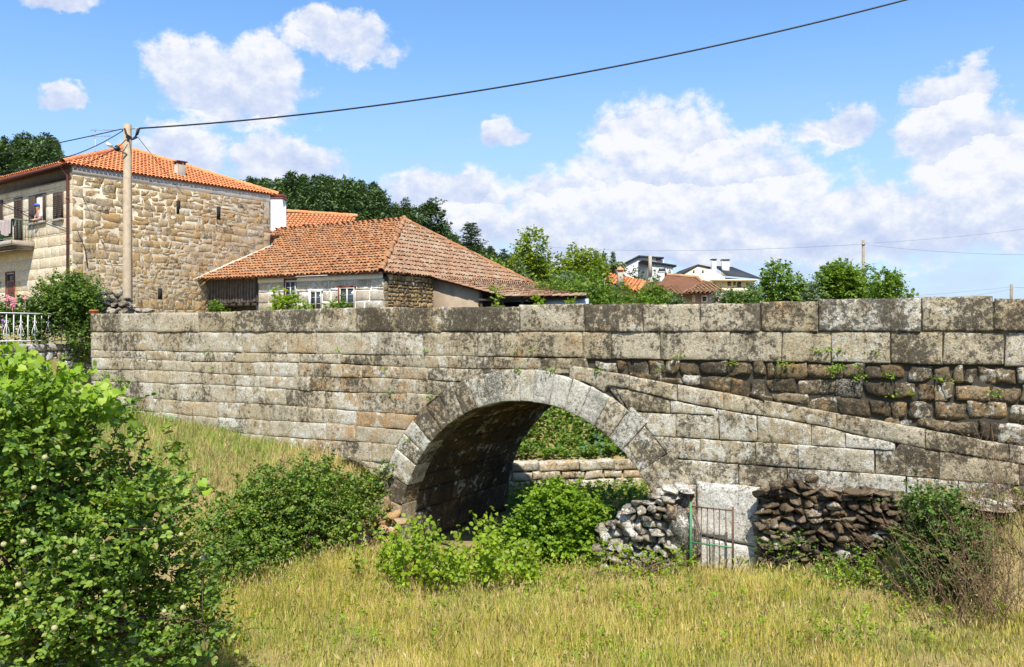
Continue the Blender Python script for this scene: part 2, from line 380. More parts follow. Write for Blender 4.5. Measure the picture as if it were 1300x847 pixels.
M['shirt'] = plain('white_blue_shirt', (.5, .56, .68), .9, .3, 30)
M['cap'] = plain('blue_cap', (.05, .12, .42), .8, .05)
M['terracotta'] = plain('terracotta', (.42, .13, .05), .85, .15)
M['gate_green'] = plain('green_gate_paint', (.06, .22, .09), .5, .3, 14)
M['gate_rust'] = plain('rusty_gate_bar', (.12, .07, .045), .8, .4, 14)
M['bark'] = plain('brown_bark', (.09, .065, .045), .95, .4, 14)
M['bark_grey'] = plain('grey_bark', (.15, .13, .105), .95, .4, 14)
M['dry_stem'] = leafm('dry_brown_stems', [(.12, .07, .035), (.2, .13, .07), (.27, .19, .11)], .1, .8)
M['slab'] = stone('white_lichen_slab', [(.36, .33, .27), (.44, .41, .35), (.5, .47, .41)], white=(.5, .48, .43), ts=1.0)
M['boulder'] = stone('lichened_fieldstone', [(.12, .1, .075), (.22, .19, .14), (.3, .26, .2), (.38, .35, .29)], white=(.56, .54, .49), ts=1.6)
M['mossy'] = stone('mossy_brown_fieldstone', [(.09, .065, .042), (.15, .11, .07), (.21, .16, .105)], white=(.45, .42, .36), warm=(.17, .105, .055), dark=(.035, .027, .018), ts=1.6)
M['sandy'] = stone('sandy_earth', [(.3, .21, .12), (.38, .28, .17)], ts=1)
M['l_quince'] = leafm('quince_leaf', [(.05, .10, .016), (.10, .18, .022), (.155, .245, .03), (.23, .31, .045)], .3, dead=True)
M['l_vine'] = leafm('vine_leaf', [(.16, .26, .02), (.22, .33, .025), (.29, .38, .03)], .42)
M['l_bramble'] = leafm('bramble_leaf', [(.045, .095, .015), (.09, .165, .02), (.145, .225, .028), (.21, .265, .042)], .3, dead=True)
M['l_ivy'] = leafm('bright_climber_leaf', [(.10, .19, .014), (.16, .26, .018), (.23, .33, .024)], .35)
M['l_young'] = leafm('young_shoot_leaf', [(.16, .25, .018), (.22, .31, .022), (.29, .36, .032)], .4)
M['l_dark'] = leafm('dark_shrub_leaf', [(.04, .08, .014), (.07, .135, .02), (.12, .19, .03)], .25, dead=True)
M['l_olive'] = leafm('grey_green_leaf', [(.09, .14, .06), (.14, .19, .09), (.17, .22, .12)], .25)
M['l_tree'] = leafm('sunlit_tree_leaf', [(.085, .135, .014), (.14, .2, .018), (.2, .26, .022), (.26, .3, .03)], .32)
M['l_tree2'] = leafm('mid_green_leaf', [(.07, .14, .016), (.12, .2, .022), (.18, .25, .03)], .32)
M['l_pine'] = leafm('pine_needles', [(.035, .065, .02), (.06, .105, .03), (.09, .14, .04)], .12, .6)
M['l_pine2'] = leafm('far_pine_needles', [(.05, .09, .03), (.08, .135, .042), (.11, .17, .05)], .12, .6)
M['grass'] = leafm('tall_dry_grass', [(.56, .42, .13), (.62, .47, .17), (.46, .40, .09), (.30, .33, .05), (.58, .45, .15), (.40, .40, .07)], .35, .7)
M['grass_green'] = leafm('green_bank_grass', [(.2, .29, .035), (.27, .35, .045), (.38, .38, .08), (.52, .42, .16)], .35, .7)
M['bank_green'] = leafm('fresh_bank_grass', [(.1, .2, .022), (.16, .27, .03), (.22, .31, .045), (.3, .33, .08)], .35, .7)
M['grass_straw'] = leafm('straw_bank_grass', [(.5, .38, .17), (.42, .31, .13), (.56, .44, .22), (.3, .28, .09)], .3, .7)
M['fruit'] = plain('pale_quince', (.33, .32, .15), .8, .2, 40)
M['pink'] = plain('pink_petals', (.72, .28, .34), .8, .2, 20)
M['purple'] = plain('purple_petals', (.33, .12, .5), .8, .1, 20)
M['yellow'] = plain('yellow_petals', (.75, .5, .03), .8, .1, 20)

def ground_mat():
    m_, t = new_mat('meadow_earth'); pos = t.n('ShaderNodeNewGeometry').outputs['Position']
    n1 = t.noise(pos, .9, 7, .65); n2 = t.noise(pos, 7, 6, .7); n3 = t.noise(pos, 60, 4, .7)
    c = t.ramp(t.m('ADD', t.m('MULTIPLY', n1, .6), t.m('MULTIPLY', n2, .4)), [(.32, (.13, .15, .035)), (.47, (.24, .2, .075)), (.56, (.33, .25, .12)), (.7, (.2, .2, .05))])
    f = t.m('MULTIPLY_ADD', t.m('SUBTRACT', n3, .5), 1.6, 1)
    c = t.mix(1, c, t.n('ShaderNodeCombineColor', i0=f, i1=f, i2=f).outputs[0], 'MULTIPLY')
    finish(t, c, .95, t.m('ADD', n2, n3), .6, .05, .1); return m_
M['ground'] = ground_mat()
M['road'] = plain('worn_asphalt', (.06, .058, .055), .9, .25, 2)
M['hill'] = plain('wooded_slope', (.035, .045, .02), .95, .5, .4)

# ------------------------------------------------------------------ ground
def far_axis(lo, hi, sides):
    f = np.cumsum(np.geomspace(1.5, 160, 14)); return np.concatenate([lo - f[::-1], sides, hi + f])
S_AX = far_axis(-40, 14, np.concatenate([np.arange(-40, -17, 1.), np.arange(-17, 14, .2)]))
T_AX = far_axis(-18, 18, np.concatenate([np.arange(-18, -1.2, .35), np.arange(-1.2, .3, .1), np.arange(.3, 9, .22), np.arange(9, 18.1, .6)]))
SS, TT = np.meshgrid(S_AX, T_AX, indexing='ij'); ZZ = zg(SS, TT)
V = P0 + SS[..., None] * U + TT[..., None] * N + ZZ[..., None] * Z
ns, nt = SS.shape; i = np.arange(ns - 1)[:, None] * nt; j = np.arange(nt - 1)[None]
Q = np.stack([i + j, i + nt + j, i + nt + j + 1, i + j + 1], -1).reshape(-1, 4)
tag(obj('ground', V, [Q], M['ground'], smooth=True), kind='structure')
mb = MB(); mb.poly([st(-12.9, -4.05, 3.72), st(60, -4.05, 3.72), st(60, -.42, 3.72), st(-12.9, -.42, 3.72)])
tag(mb.build('road', M['road'], tone=False), kind='structure')

T_TOP = ([-400, -100, 0, 30, 70, 92, 130, 230, 285, 330, 400, 445, 480, 500, 525, 560, 575, 620, 680, 760, 900, 1400],
         [200, 180, 176, 172, 176, 208, 226, 236, 230, 226, 220, 225, 236, 258, 268, 280, 296, 318, 330, 335, 380, 395])
def hill_z(x, y):
    x = np.asarray(x, float); y = np.asarray(y, float)
    p = 650 + F * x / np.maximum(y, 1); top = EYE + (YH - np.interp(p, *T_TOP)) / F * 150 - 9.5
    return 3.0 + (np.maximum(top, 3.3) - 3.0) * ss(y, 62, 150)
hx = np.linspace(-330, 220, 111); hy = np.concatenate([np.linspace(60, 190, 66), np.linspace(200, 600, 12)])
HX, HY = np.meshgrid(hx, hy, indexing='ij'); HZ = hill_z(HX, np.minimum(HY, 170)) - .02 * np.maximum(HY - 170, 0)
i = np.arange(len(hx) - 1)[:, None] * len(hy); j = np.arange(len(hy) - 1)[None]
Q = np.stack([i + j, i + len(hy) + j, i + len(hy) + j + 1, i + j + 1], -1).reshape(-1, 4)
tag(obj('hill', np.stack([HX, HY, HZ], -1), [Q], M['hill'], smooth=True), kind='structure')

# ------------------------------------------------------------------ stonework
class Stones(MB):
    """worked or rough stones laid on a surface given by fmap(a, b, h) -> xyz"""
    def __init__(s, fmap, seed=1):
        super().__init__(); s.fm = fmap; s.r = np.random.default_rng(seed)
    def block(s, a0, a1, b0, b1, tone, prot=.0, rnd=.025, gap=.006, jit=.008, depth=.1, res=.07, rough=.012, round_=0., tilt=.008):
        fn = lambda q: q if callable(q) else (lambda x, q=q: np.full_like(np.asarray(x, float), q))
        A0, A1, B0, B1 = fn(a0), fn(a1), fn(b0), fn(b1); r = s.r
        bm0 = float(B0(np.array([0.5 * (np.mean(A0(np.zeros(1))) + np.mean(A1(np.zeros(1))))]))[0]) if callable(b0) else b0
        bm1 = float(B1(np.array([0.5 * (np.mean(A0(np.zeros(1))) + np.mean(A1(np.zeros(1))))]))[0]) if callable(b1) else b1
        bc = np.array([(bm0 + bm1) / 2]); w = float(A1(bc)[0] - A0(bc)[0]); h = bm1 - bm0
        if w < .03 or h < .03: return
        nu = max(2, int(round(w / res))); nv = max(2, int(round(h / res)))
        e = min(rnd, w * .25, h * .25)
        us = np.unique(np.concatenate([[0, e / w * .35, e / w], np.linspace(e / w, 1 - e / w, nu + 1), [1 - e / w, 1 - e / w * .35, 1]]))
        vs = np.unique(np.concatenate([[0, e / h * .35, e / h], np.linspace(e / h, 1 - e / h, nv + 1), [1 - e / h, 1 - e / h * .35, 1]]))
        uu, vv = np.meshgrid(us, vs, indexing='ij'); u, v = uu.copy(), vv.copy()
        if round_:
            x, y = u * 2 - 1, v * 2 - 1; k = round_
            u = (x * np.sqrt(1 - k * y * y / 2) + 1) / 2; v = (y * np.sqrt(1 - k * x * x / 2) + 1) / 2
        bb = bm0 + (bm1 - bm0) * v
        a = A0(bb) + gap + (A1(bb) - A0(bb) - 2 * gap) * u
        b = B0(a) + gap + (B1(a) - B0(a) - 2 * gap) * v
        cj = r.uniform(-jit, jit, (2, 2, 2))
        for k, arr in ((0, a), (1, b)):
            arr += (cj[k, 0, 0] * (1 - u) * (1 - v) + cj[k, 1, 0] * u * (1 - v) + cj[k, 0, 1] * (1 - u) * v + cj[k, 1, 1] * u * v)
        de = np.minimum(np.minimum(uu, 1 - uu) * w, np.minimum(vv, 1 - vv) * h)
        q = 1 - np.clip(de / max(e, 1e-4), 0, 1)
        hh = prot - e * .9 * q * q + tilt * (r.uniform(-1, 1) * (uu - .5) + r.uniform(-1, 1) * (vv - .5)) * 2
        for f_, am in ((6, 1.), (14, .6), (31, .35)):
            ph = r.uniform(0, 6.28, 4)
            hh = hh + rough * am * np.sin(f_ * a + 1.3 * f_ * .5 * b + ph[0]) * np.sin(f_ * b * 1.1 - f_ * .4 * a + ph[1])
            am2 = rough * am * .35 * (1 if round_ == 0 else 1.6) * np.clip(q * 2, 0, 1)
            a = a + am2 * np.sin(f_ * 1.7 * b + ph[2]); b = b + am2 * np.sin(f_ * 1.7 * a + ph[3])
        m, n = a.shape; V = s.fm(a.ravel(), b.ravel(), hh.ravel())
        i = np.arange(m - 1)[:, None] * n; j = np.arange(n - 1)[None]
        Q = np.stack([i + j, i + n + j, i + n + j + 1, i + j + 1], -1).reshape(-1, 4)
        ring = np.concatenate([np.arange(m) * n, (m - 1) * n + np.arange(1, n), (np.arange(m - 1)[::-1]) * n + n - 1, np.arange(1, n - 1)[::-1]])
        Vb = s.fm(a.ravel()[ring], b.ravel()[ring], np.full(len(ring), -depth)); L = m * n; k = np.arange(len(ring)); k2 = (k + 1) % len(ring)
        Q2 = np.stack([ring[k], L + k, L + k2, ring[k2]], -1)
        s.add(np.concatenate([V, Vb]), [Q, Q2], tone)

def plane_map(o, e, n):
    o, e, n = np.asarray(o, float), np.asarray(e, float), np.asarray(n, float)
    return lambda a, b, h: o + np.asarray(a)[:, None] * e + np.asarray(b)[:, None] * Z + np.asarray(h)[:, None] * n
def widths(r, a0, a1, lo, hi):
    if a1 - a0 < lo * 1.3: return [a0, a1]
    x = [a0]
    while x[-1] < a1 - lo: x.append(min(a1, x[-1] + r.uniform(lo, hi)))
    x[-1] = a1
    if len(x) > 2 and x[-1] - x[-2] < lo * .6: x.pop(-2)
    return x
def intervals(a0, a1, b0, b1, holes):
    iv = [(a0, a1)]
    for h0, h1, g0, g1 in holes:
        if g1 <= b0 + .02 or g0 >= b1 - .02: continue
        nx = []
        for p, q in iv:
            if h1 <= p or h0 >= q: nx.append((p, q)); continue
            if h0 > p + .02: nx.append((p, h0))
            if h1 < q - .02: nx.append((h1, q))
        iv = nx
    return iv
def courses(S, a0, a1, rows, wr, tone, holes=(), **kw):
    for b0, b1 in zip(rows[:-1], rows[1:]):
        for p, q in intervals(a0, a1, b0, b1, holes):
            xs = widths(S.r, p, q, *wr)
            for x0, x1 in zip(xs[:-1], xs[1:]): S.block(x0, x1, b0, b1, tone(S.r, (x0 + x1) / 2, (b0 + b1) / 2), prot=S.r.uniform(-.006, .01), **kw)
def rubble(S, a0, a1, b0, b1, hr, wr, tone, holes=(), split=.45, **kw):
    """random rubble brought roughly to courses, big stones among small packed ones"""
    r = S.r; y = b0
    cuts = sorted({b0, b1} | {g for h in holes for g in h[2:] if b0 < g < b1})
    for c0, c1 in zip(cuts[:-1], cuts[1:]):
        ys = widths(r, c0, c1, *hr)
        for y0, y1 in zip(ys[:-1], ys[1:]):
            wob = r.uniform(-.03, .03, 2)
            for p, q in intervals(a0, a1, y0, y1, holes):
                xs = widths(r, p, q, *wr)
                for x0, x1 in zip(xs[:-1], xs[1:]):
                    cells = [(x0, x1, y0, y1)]
                    if r.random() < split:
                        if r.random() < .5 and y1 - y0 > .2:
                            k = r.uniform(.35, .65); ym = y0 + (y1 - y0) * k; cells = [(x0, x1, y0, ym)]
                            xm = x0 + (x1 - x0) * r.uniform(.35, .65); cells += [(x0, xm, ym, y1), (xm, x1, ym, y1)]
                        else:
                            xm = x0 + (x1 - x0) * r.uniform(.6, .85); ym = y0 + (y1 - y0) * r.uniform(.35, .65)
                            cells = [(x0, xm, y0, y1), (xm, x1, y0, ym), (xm, x1, ym, y1)]
                    for c in cells: S.block(*c, tone(r, (x0 + x1) / 2, (y0 + y1) / 2), prot=r.uniform(.0, .008), **kw)

# ------------------------------------------------------------------ the bridge
CS, RI, RO, BW = .25, 2.9, 3.5, 4.5           # arch centre, inner and outer radius, width of the bridge
SL, SR = -12.86, 13.0
br = thing('stone_bridge', 'old granite bridge with a single round arch and a flat parapet covered in lichen', 'bridge', st(CS, 0, 0))
face = plane_map(P0, U, N)
slope_top = lambda s: np.minimum(3.62 - .145 * (np.asarray(s, float) - 1.1), 3.66)
slope_bot = lambda s: np.where(np.asarray(s) < 1.9, np.minimum(slope_top(s) - .27, np.sqrt(np.maximum(3.52 ** 2 - (np.asarray(s, float) - .25) ** 2, 0))), slope_top(s) - .27 - .02 * np.sin(np.asarray(s) * 2.1))
def ringw(z): return np.sqrt(np.maximum(RO ** 2 - np.clip(np.asarray(z, float), 0, 99) ** 2, 0))
def btone(r, s, z):
    """lichen and staining of a stone by its place on the face"""
    right = float(ss(s, 1.5, 4.5)); warmz = math.exp(-((s + 2.6) / 2.4) ** 2) * float(ss(3.7 - z, 0, .4)) * .8
    top = float(ss(z, 3.6, 4.3))
    w = r.uniform(-.15, .32) + .2 * right * float(ss(3.2 - z, 0, .5)) + (.12 if s < -4 and z < 3.5 else 0)
    d = r.uniform(.05, .38) + .08 * right + (.14 if z > 4.2 else 0) - (.08 if s < -4 and z < 3.5 else 0)
    o = r.uniform(-.3, .25) + warmz * r.uniform(.1, .9) + (.25 if r.random() < .12 else 0)
    return (w, d, o)
# parapet: a coping course and the course under it, both solid blocks
S = Stones(face, 11); r = S.r
jt = [SL] + [s_at(x) for x in (150, 200, 252, 307, 400, 452, 505, 560, 660, 742, 817, 889, 966, 1039, 1170, 1262, 1340)] + [9.6, 10.9, 12.1, SR]
for x0, x1 in zip(jt[:-1], jt[1:]):
    top = 4.7 + r.uniform(-.025, .02)
    S.block(x0, x1, 4.2, top, btone(r, (x0 + x1) / 2, 4.5), prot=.02 + r.uniform(-.01, .015), rnd=.028, gap=.004, depth=.38, jit=.014, rough=.01)
jt = [SL + .03] + [s_at(x) for x in (168, 230, 306, 364, 400, 458, 537, 606, 640, 740, 776, 838, 926, 992, 1055, 1131, 1198, 1275)] + [8.9, 10.1, 11.4, SR]
for x0, x1 in zip(jt[:-1], jt[1:]):
    S.block(x0, x1, 3.72, 4.2, btone(r, (x0 + x1) / 2, 4.0), prot=r.uniform(-.008, .01), rnd=.022, gap=.004, depth=.38, jit=.014, rough=.009)
par = S.build('parapet', M['bridge'], br, smooth=True)
mb = MB(); mb.box(st(SL + .05, -.05, 3.74), U * (SR - SL - .1), N * -.34, Z * .9)
mb.box(st(SL, -4.12, 3.72), U * (SR - SL), N * -.38, Z * .97)
mb.build('parapet_core', M['bridge'], br)
# spandrel: coursed ashlar left, sloping old coping and rubble on the right
S = Stones(face, 12); r = S.r
rows = [-.6, .1, .45, .8, 1.14, 1.5, 1.86, 2.2, 2.54, 2.93, 3.22, 3.5, 3.72]
for k, (b0, b1) in enumerate(zip(rows[:-1], rows[1:])):
    edge = (lambda z: CS - ringw(z) - .012) if b0 < 3.45 else None
    bm = (b0 + b1) / 2; end = CS - float(ringw(bm)) if b0 < 3.45 else CS + 1.3
    xs = widths(r, SL + r.uniform(0, .06), end, .5, 1.25)
    wob = r.uniform(0, 6.28); am = .018
    f0 = (lambda x, b0=b0, k=k: b0 + .02 * np.sin(np.asarray(x) * .9 + k * 1.7)) if 0 < k else b0
    f1 = (lambda x, b1=b1, k=k: b1 + .02 * np.sin(np.asarray(x) * .9 + (k + 1) * 1.7)) if k < len(rows) - 2 else b1
    for x0, x1 in zip(xs[:-1], xs[1:]):
        last = x1 == xs[-1]
        S.block(x0, edge if (last and edge) else x1, f0, f1, btone(r, (x0 + x1) / 2, bm), prot=r.uniform(-.008, .008), rnd=.016, gap=.003, jit=.012, rough=.008, depth=.12)
rows = [-.6, .2, .75, 1.2, 1.62, 2.03, 2.4, 2.8, 3.15, 3.5]
for b0, b1 in zip(rows[:-1], rows[1:]):
    edge = (lambda z: CS + ringw(z) + .012); bm = (b0 + b1) / 2; x = CS + float(ringw(bm))
    qq = np.linspace(x, SR, 400); xe = qq[slope_bot(qq) > b0 + .12]
    if not len(xe): continue
    xs = widths(r, x, float(xe[-1]), .5, 1.15)
    for x0, x1 in zip(xs[:-1], xs[1:]):
        t1 = lambda q, b1=b1: np.where(slope_bot(q) < b1 + .12, slope_bot(q), b1)
        S.block(edge if x0 == xs[0] else x0, x1, b0, t1, btone(r, (x0 + x1) / 2, bm), prot=r.uniform(-.009, .01), rnd=.018, gap=.004, jit=.01, rough=.009, depth=.12)
S.block(lambda z: CS + ringw(z) + .01, 2.25, 2.9, slope_bot, (.1, .2, .1), prot=-.022, rnd=.01, gap=0, depth=.06)
S.block(.3, 1.5, 3.44, 3.56, (.1, .3, .1), prot=-.02, rnd=.01, gap=0, depth=.06)
xs = widths(r, 1.2, SR, .5, 1.3)                                  # the old sloping coping
for x0, x1 in zip(xs[:-1], xs[1:]):
    a = btone(r, (x0 + x1) / 2, 3.2); S.block(x0, x1, slope_bot, slope_top, (a[0], a[1] * .8, a[2] + .15), prot=.015 + r.uniform(-.008, .01), rnd=.02, gap=.004, depth=.14, rough=.01)
S.build('spandrel_wall', M['bridge'], br, smooth=True)
# rubble filling over the old coping
S = Stones(face, 13); r = S.r
lv = [2.0, 2.32, 2.62, 2.92, 3.2, 3.46, 3.72]
for b0, b1 in zip(lv[:-1], lv[1:]):
    xs = widths(r, 1.7, SR, .2, .62)
    for x0, x1 in zip(xs[:-1], xs[1:]):
        xm = (x0 + x1) / 2; stp = float(slope_top(xm))
        if stp > b1 - .06: continue
        lo = (lambda x: slope_top(x) + .004) if stp > b0 - .07 else b0
        parts = [(x0, x1)] if r.random() < .8 else [(x0, x0 + (x1 - x0) * .55), (x0 + (x1 - x0) * .55, x1)]
        for p, q in parts:
            w = r.uniform(0, .25) + (.3 if r.random() < .1 else 0)
            S.block(p, q, lo, b1 - r.uniform(0, .035), (w, r.uniform(.1, .6), r.uniform(-.2, .6)), prot=r.uniform(-.03, .01), rnd=.05, gap=.0, jit=.04, depth=.12, round_=r.uniform(.1, .45), rough=.018, tilt=.02)
S.build('rubble_fill', M['rubble_brown'], br, smooth=True)
# backing behind the joints, with the arch left open
mb = MB(); cols = np.unique(np.concatenate([np.linspace(SL + .06, SR - .05, 60), CS + (RI + .25) * np.cos(np.linspace(0, math.pi, 60))]))
for tt, zt in ((-.07, 3.74), (-BW + .06, 3.74)):
    zb_ = np.where(np.abs(cols - CS) < RI + .25, np.sqrt(np.maximum((RI + .25) ** 2 - (cols - CS) ** 2, 0)), -.8); zb_ = np.maximum(zb_, -.8)
    Vv = np.concatenate([[st(c, tt, z) for c, z in zip(cols, zb_)], [st(c, tt, zt) for c in cols]]); n = len(cols); k = np.arange(n - 1)
    mb.add(Vv, [np.stack([k, k + 1, k + 1 + n, k + n], -1)])
mb.build('joint_core', M['mortar_dark'], br)
# arch ring: separate voussoirs, some of them pale with lichen
S = Stones(lambda a, b, h: P0 + U * (CS + np.cos(a / 3.2) * b)[:, None] + Z * (np.sin(a / 3.2) * b)[:, None] + N * np.asarray(h)[:, None], 14); r = S.r
ths = [-.05]
while ths[-1] < math.pi + .0:
    ang = ths[-1]; ths.append(ang + r.uniform(.095, .125) * (1.5 if ang < .75 else 1.0) * (1.35 if ang > 2.55 else 1))
for a0, a1 in zip(ths[:-1], ths[1:]):
    am = (a0 + a1) / 2; s_ = CS + math.cos(am) * 3.2; mid = math.exp(-((am - 1.25) / .55) ** 2)
    tn = (r.uniform(.0, .5) + .4 * mid, r.uniform(.05, .55), r.uniform(-.2, .2) + (.35 if am > 1.9 else 0) * r.uniform(.3, 1))
    S.block(a0 * 3.2, a1 * 3.2, RI, RO + (r.uniform(0, .13) if am < 1.1 else r.uniform(-.015, .02)), tn, prot=.025 + r.uniform(-.008, .012), rnd=.018, depth=.5, gap=.003, rough=.008)
S.build('arch_ring', M['bridge'], br, smooth=True)
# vault: long courses running under the bridge
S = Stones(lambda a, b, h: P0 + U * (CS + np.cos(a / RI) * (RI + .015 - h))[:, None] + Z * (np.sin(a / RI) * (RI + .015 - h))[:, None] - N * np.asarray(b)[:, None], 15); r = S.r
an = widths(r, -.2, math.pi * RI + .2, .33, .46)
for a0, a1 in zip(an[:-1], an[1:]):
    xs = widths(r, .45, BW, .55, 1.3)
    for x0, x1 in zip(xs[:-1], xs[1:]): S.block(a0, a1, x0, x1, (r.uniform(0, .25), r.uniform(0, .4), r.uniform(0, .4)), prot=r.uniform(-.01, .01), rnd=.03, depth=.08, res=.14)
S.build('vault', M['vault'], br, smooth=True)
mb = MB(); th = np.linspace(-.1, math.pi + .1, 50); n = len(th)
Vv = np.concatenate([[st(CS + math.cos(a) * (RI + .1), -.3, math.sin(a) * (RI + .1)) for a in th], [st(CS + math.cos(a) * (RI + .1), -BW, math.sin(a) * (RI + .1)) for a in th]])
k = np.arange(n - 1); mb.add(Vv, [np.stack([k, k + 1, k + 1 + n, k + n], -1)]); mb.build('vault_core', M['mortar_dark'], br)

# ------------------------------------------------------------------ roofs of clay tiles
def inside(P, x, y):
    c = False; n = len(P)
    for i in range(n):
        (x0, y0), (x1, y1) = P[i], P[(i + 1) % n]
        if (y0 > y) != (y1 > y) and x < (x1 - x0) * (y - y0) / (y1 - y0) + x0: c = not c
    return c
def tile_slope(mb, ub, corners, e, rng, cw=.21, rl=.36, rad=.085, jit=.01, lift=.0):
    """corners: 3-D polygon of one roof plane, first two on the eave; e: eave direction. Tiles go in mb, the bed sheet in ub"""
    C = np.asarray(corners, float); e = np.asarray(e, float); e = e / np.linalg.norm(e)
    nrm = np.cross(C[1] - C[0], C[2] - C[0]); nrm /= np.linalg.norm(nrm); nrm = nrm if nrm[2] > 0 else -nrm
    g = np.cross(nrm, e); g = g if g[2] > 0 else -g
    P2 = [(float((c - C[0]) @ e), float((c - C[0]) @ g)) for c in C]
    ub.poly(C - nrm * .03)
    xs = np.arange(min(p[0] for p in P2) + cw / 2, max(p[0] for p in P2), cw); ys = np.arange(min(p[1] for p in P2) - .04, max(p[1] for p in P2), rl)
    th = np.linspace(0, math.pi, 6)
    for x in xs:
        dx = rng.normal(0, jit * .6)
        for y in ys:
            if not inside(P2, x, y + rl * .5): continue
            o = C[0] + e * (x + dx + rng.normal(0, jit)) + g * (y + rng.normal(0, jit)) + nrm * (lift + rng.normal(0, jit * .35)); rot = rng.normal(0, jit * 2.2)
            g2 = g + e * rot; L = rl * 1.16; V = []
            for k, (l, rr, up) in enumerate(((0, rad * 1.06, .04), (L, rad * .86, .0))):
                for a in th: V.append(o + g2 * l + e * math.cos(a) * rr + nrm * (math.sin(a) * rr * .85 + up))
            q = [[i, i + 1, i + 7, i + 6] for i in range(5)]
            mb.add(V, [q])
def ridge_tiles(mb, a, b, rng, rad=.11, ln=.4, jit=.01):
    a, b = np.asarray(a, float), np.asarray(b, float); d = b - a; L = np.linalg.norm(d); d /= L
    side = np.cross(d, Z); side /= np.linalg.norm(side); up = np.cross(side, d); th = np.linspace(-.3, math.pi + .3, 8)
    for x in np.arange(0, L, ln):
        o = a + d * x + side * rng.normal(0, jit) + up * rng.normal(.01, jit * .5); V = []
        for l, rr in ((0, rad), (ln * 1.12, rad * .9)):
            for t_ in th: V.append(o + d * l + side * math.cos(t_) * rr + up * (math.sin(t_) * rr))
        mb.add(V, [[[i, i + 1, i + 9, i + 8] for i in range(7)]])

# ------------------------------------------------------------------ large stone house
HC = px(91, 421.5, 32.0) * np.array([1, 1, 0]); HS = np.array([.623, .782, 0.]); HF = np.array([-.793, .609, 0.])
HN = np.array([-.609, -.793, 0.]); HM = np.array([.782, -.623, 0.])       # outward normals of front and side
EZ, GZ, LS, LF = 10.54, 4.6, 8.85, 12.5
big = thing('stone_house', 'tall two storey stone house with bright orange tiled roof and a green balcony', 'house', HC + Z * GZ)
def frontp(x, y):                       # photo pixel -> facade coordinates (q, z)
    k = (x - 650) / F; q = (HC[0] - k * HC[1]) / (k * HF[1] - HF[0]); d = HC[1] + q * HF[1]
    return q, EYE + (YH - y) / F * d
def sidep(x, y):
    k = (x - 650) / F; q = (k * HC[1] - HC[0]) / (HS[0] - k * HS[1]); d = HC[1] + q * HS[1]
    return q, EYE + (YH - y) / F * d
def rect(fn, x0, y0, x1, y1):
    q0, z0 = fn(x0, (y0 + y1) / 2); q1, _ = fn(x1, y0); qm = (x0 + x1) / 2
    zt = fn(qm, y0)[1]; zb = fn(qm, y1)[1]; return (min(q0, q1), max(q0, q1), zb, zt)
# side wall
sm = plane_map(HC, HS, HM); slits = [rect(sidep, 224, 255, 229, 272), rect(sidep, 275, 262, 280, 279), rect(sidep, 200.5, 366, 206, 380)]
S = Stones(sm, 21)
def htone(r, a, b): return (r.uniform(-.2, .3), r.uniform(-.2, .3), r.uniform(-.2, .6))
rubble(S, .45, LS - .35, GZ - 1.2, 7.0, (.14, .28), (.16, .5), htone, slits, .7, rnd=.011, gap=.007, jit=.06, depth=.1, res=.12, round_=.22, rough=.008, tilt=.004)
rubble(S, .45, LS - .35, 7.0, 10.14, (.2, .38), (.28, .8), htone, slits, .6, rnd=.010, gap=.006, jit=.065, depth=.1, res=.14, round_=.1, rough=.007, tilt=.004)
courses(S, .0, .45, list(np.arange(GZ - 1.2, 10.2, .42)), (.45, .5), htone, rnd=.03, gap=.012, depth=.1, res=.15)
courses(S, LS - .35, LS, list(np.arange(GZ - 1.2, 10.2, .38)), (.35, .5), htone, rnd=.03, gap=.012, depth=.1, res=.15)
side = S.build('side_wall', M['house_rubble'], big, smooth=True)
mb = MB(); mb.rbox(HC + HM * -.2 + Z * 10.14, HS * LS, HM * .215, Z * .34, .02)
mb.build('cement_band', M['render_grey'], big)
for h in slits:
    mb = MB(); mb.box(HC + HS * h[0] + HM * -.003 + Z * h[2], HS * (h[1] - h[0]), HM * .008, Z * (h[3] - h[2])); mb.build('slit_window', M['black_room'], big)

mb = MB(); mb.box(HC + HM * -.3 + HS * .05 + Z * (GZ - 1.5), HS * (LS - .1), HM * .2965, Z * (EZ - GZ + 1.4))
mb.build('mortar_bed', M['mortar_tan'], big)
# front wall
fm = plane_map(HC, HF, HN); S = Stones(fm, 22)
W_shut = rect(frontp, 68, 244, 80.5, 278); W_open = rect(frontp, 37, 247, 58.5, 282); D_balc = rect(frontp, 18.5, 251, 29, 306)
D_balc2 = rect(frontp, -9, 255, 4, 308); D_low = rect(frontp, 7.5, 345, 19, 386); W_shut2 = (9.2, 10.0, W_shut[2], W_shut[3])
D_low = (D_low[0], D_low[1], GZ, D_low[3])
holes = [W_shut, W_open, D_balc, D_balc2, D_low, W_shut2]
lv = sorted({GZ - 1.2, 9.95} | {round(g, 3) for h in holes for g in h[2:]})
rows = []
for b0, b1 in zip(lv[:-1], lv[1:]):
    n = max(1, round((b1 - b0) / .46)); rows += list(np.linspace(b0, b1, n + 1)[:-1])
rows = [x for i, x in enumerate(rows + [9.95]) if i == 0 or x - (rows + [9.95])[i - 1] > .04]
def ftone(r, a, b): return (r.uniform(-.2, .3), r.uniform(-.6, -.15), r.uniform(-.3, .4) + (.25 if b < 6.5 else 0))
courses(S, .0, LF, rows, (.5, 1.15), ftone, holes, rnd=.01, gap=.004, jit=.006, depth=.1, res=.2, rough=.003, tilt=.003)
S.build('front_wall', M['house_ashlar'], big, smooth=True)
mb = MB(); mb.box(HC + HN * -.35 + HF * .06 + Z * (GZ - 1.5), HF * LF, HN * .335, Z * (EZ - GZ + 1.45)); mb.build('wall_bed', M['mortar_pale'], big)
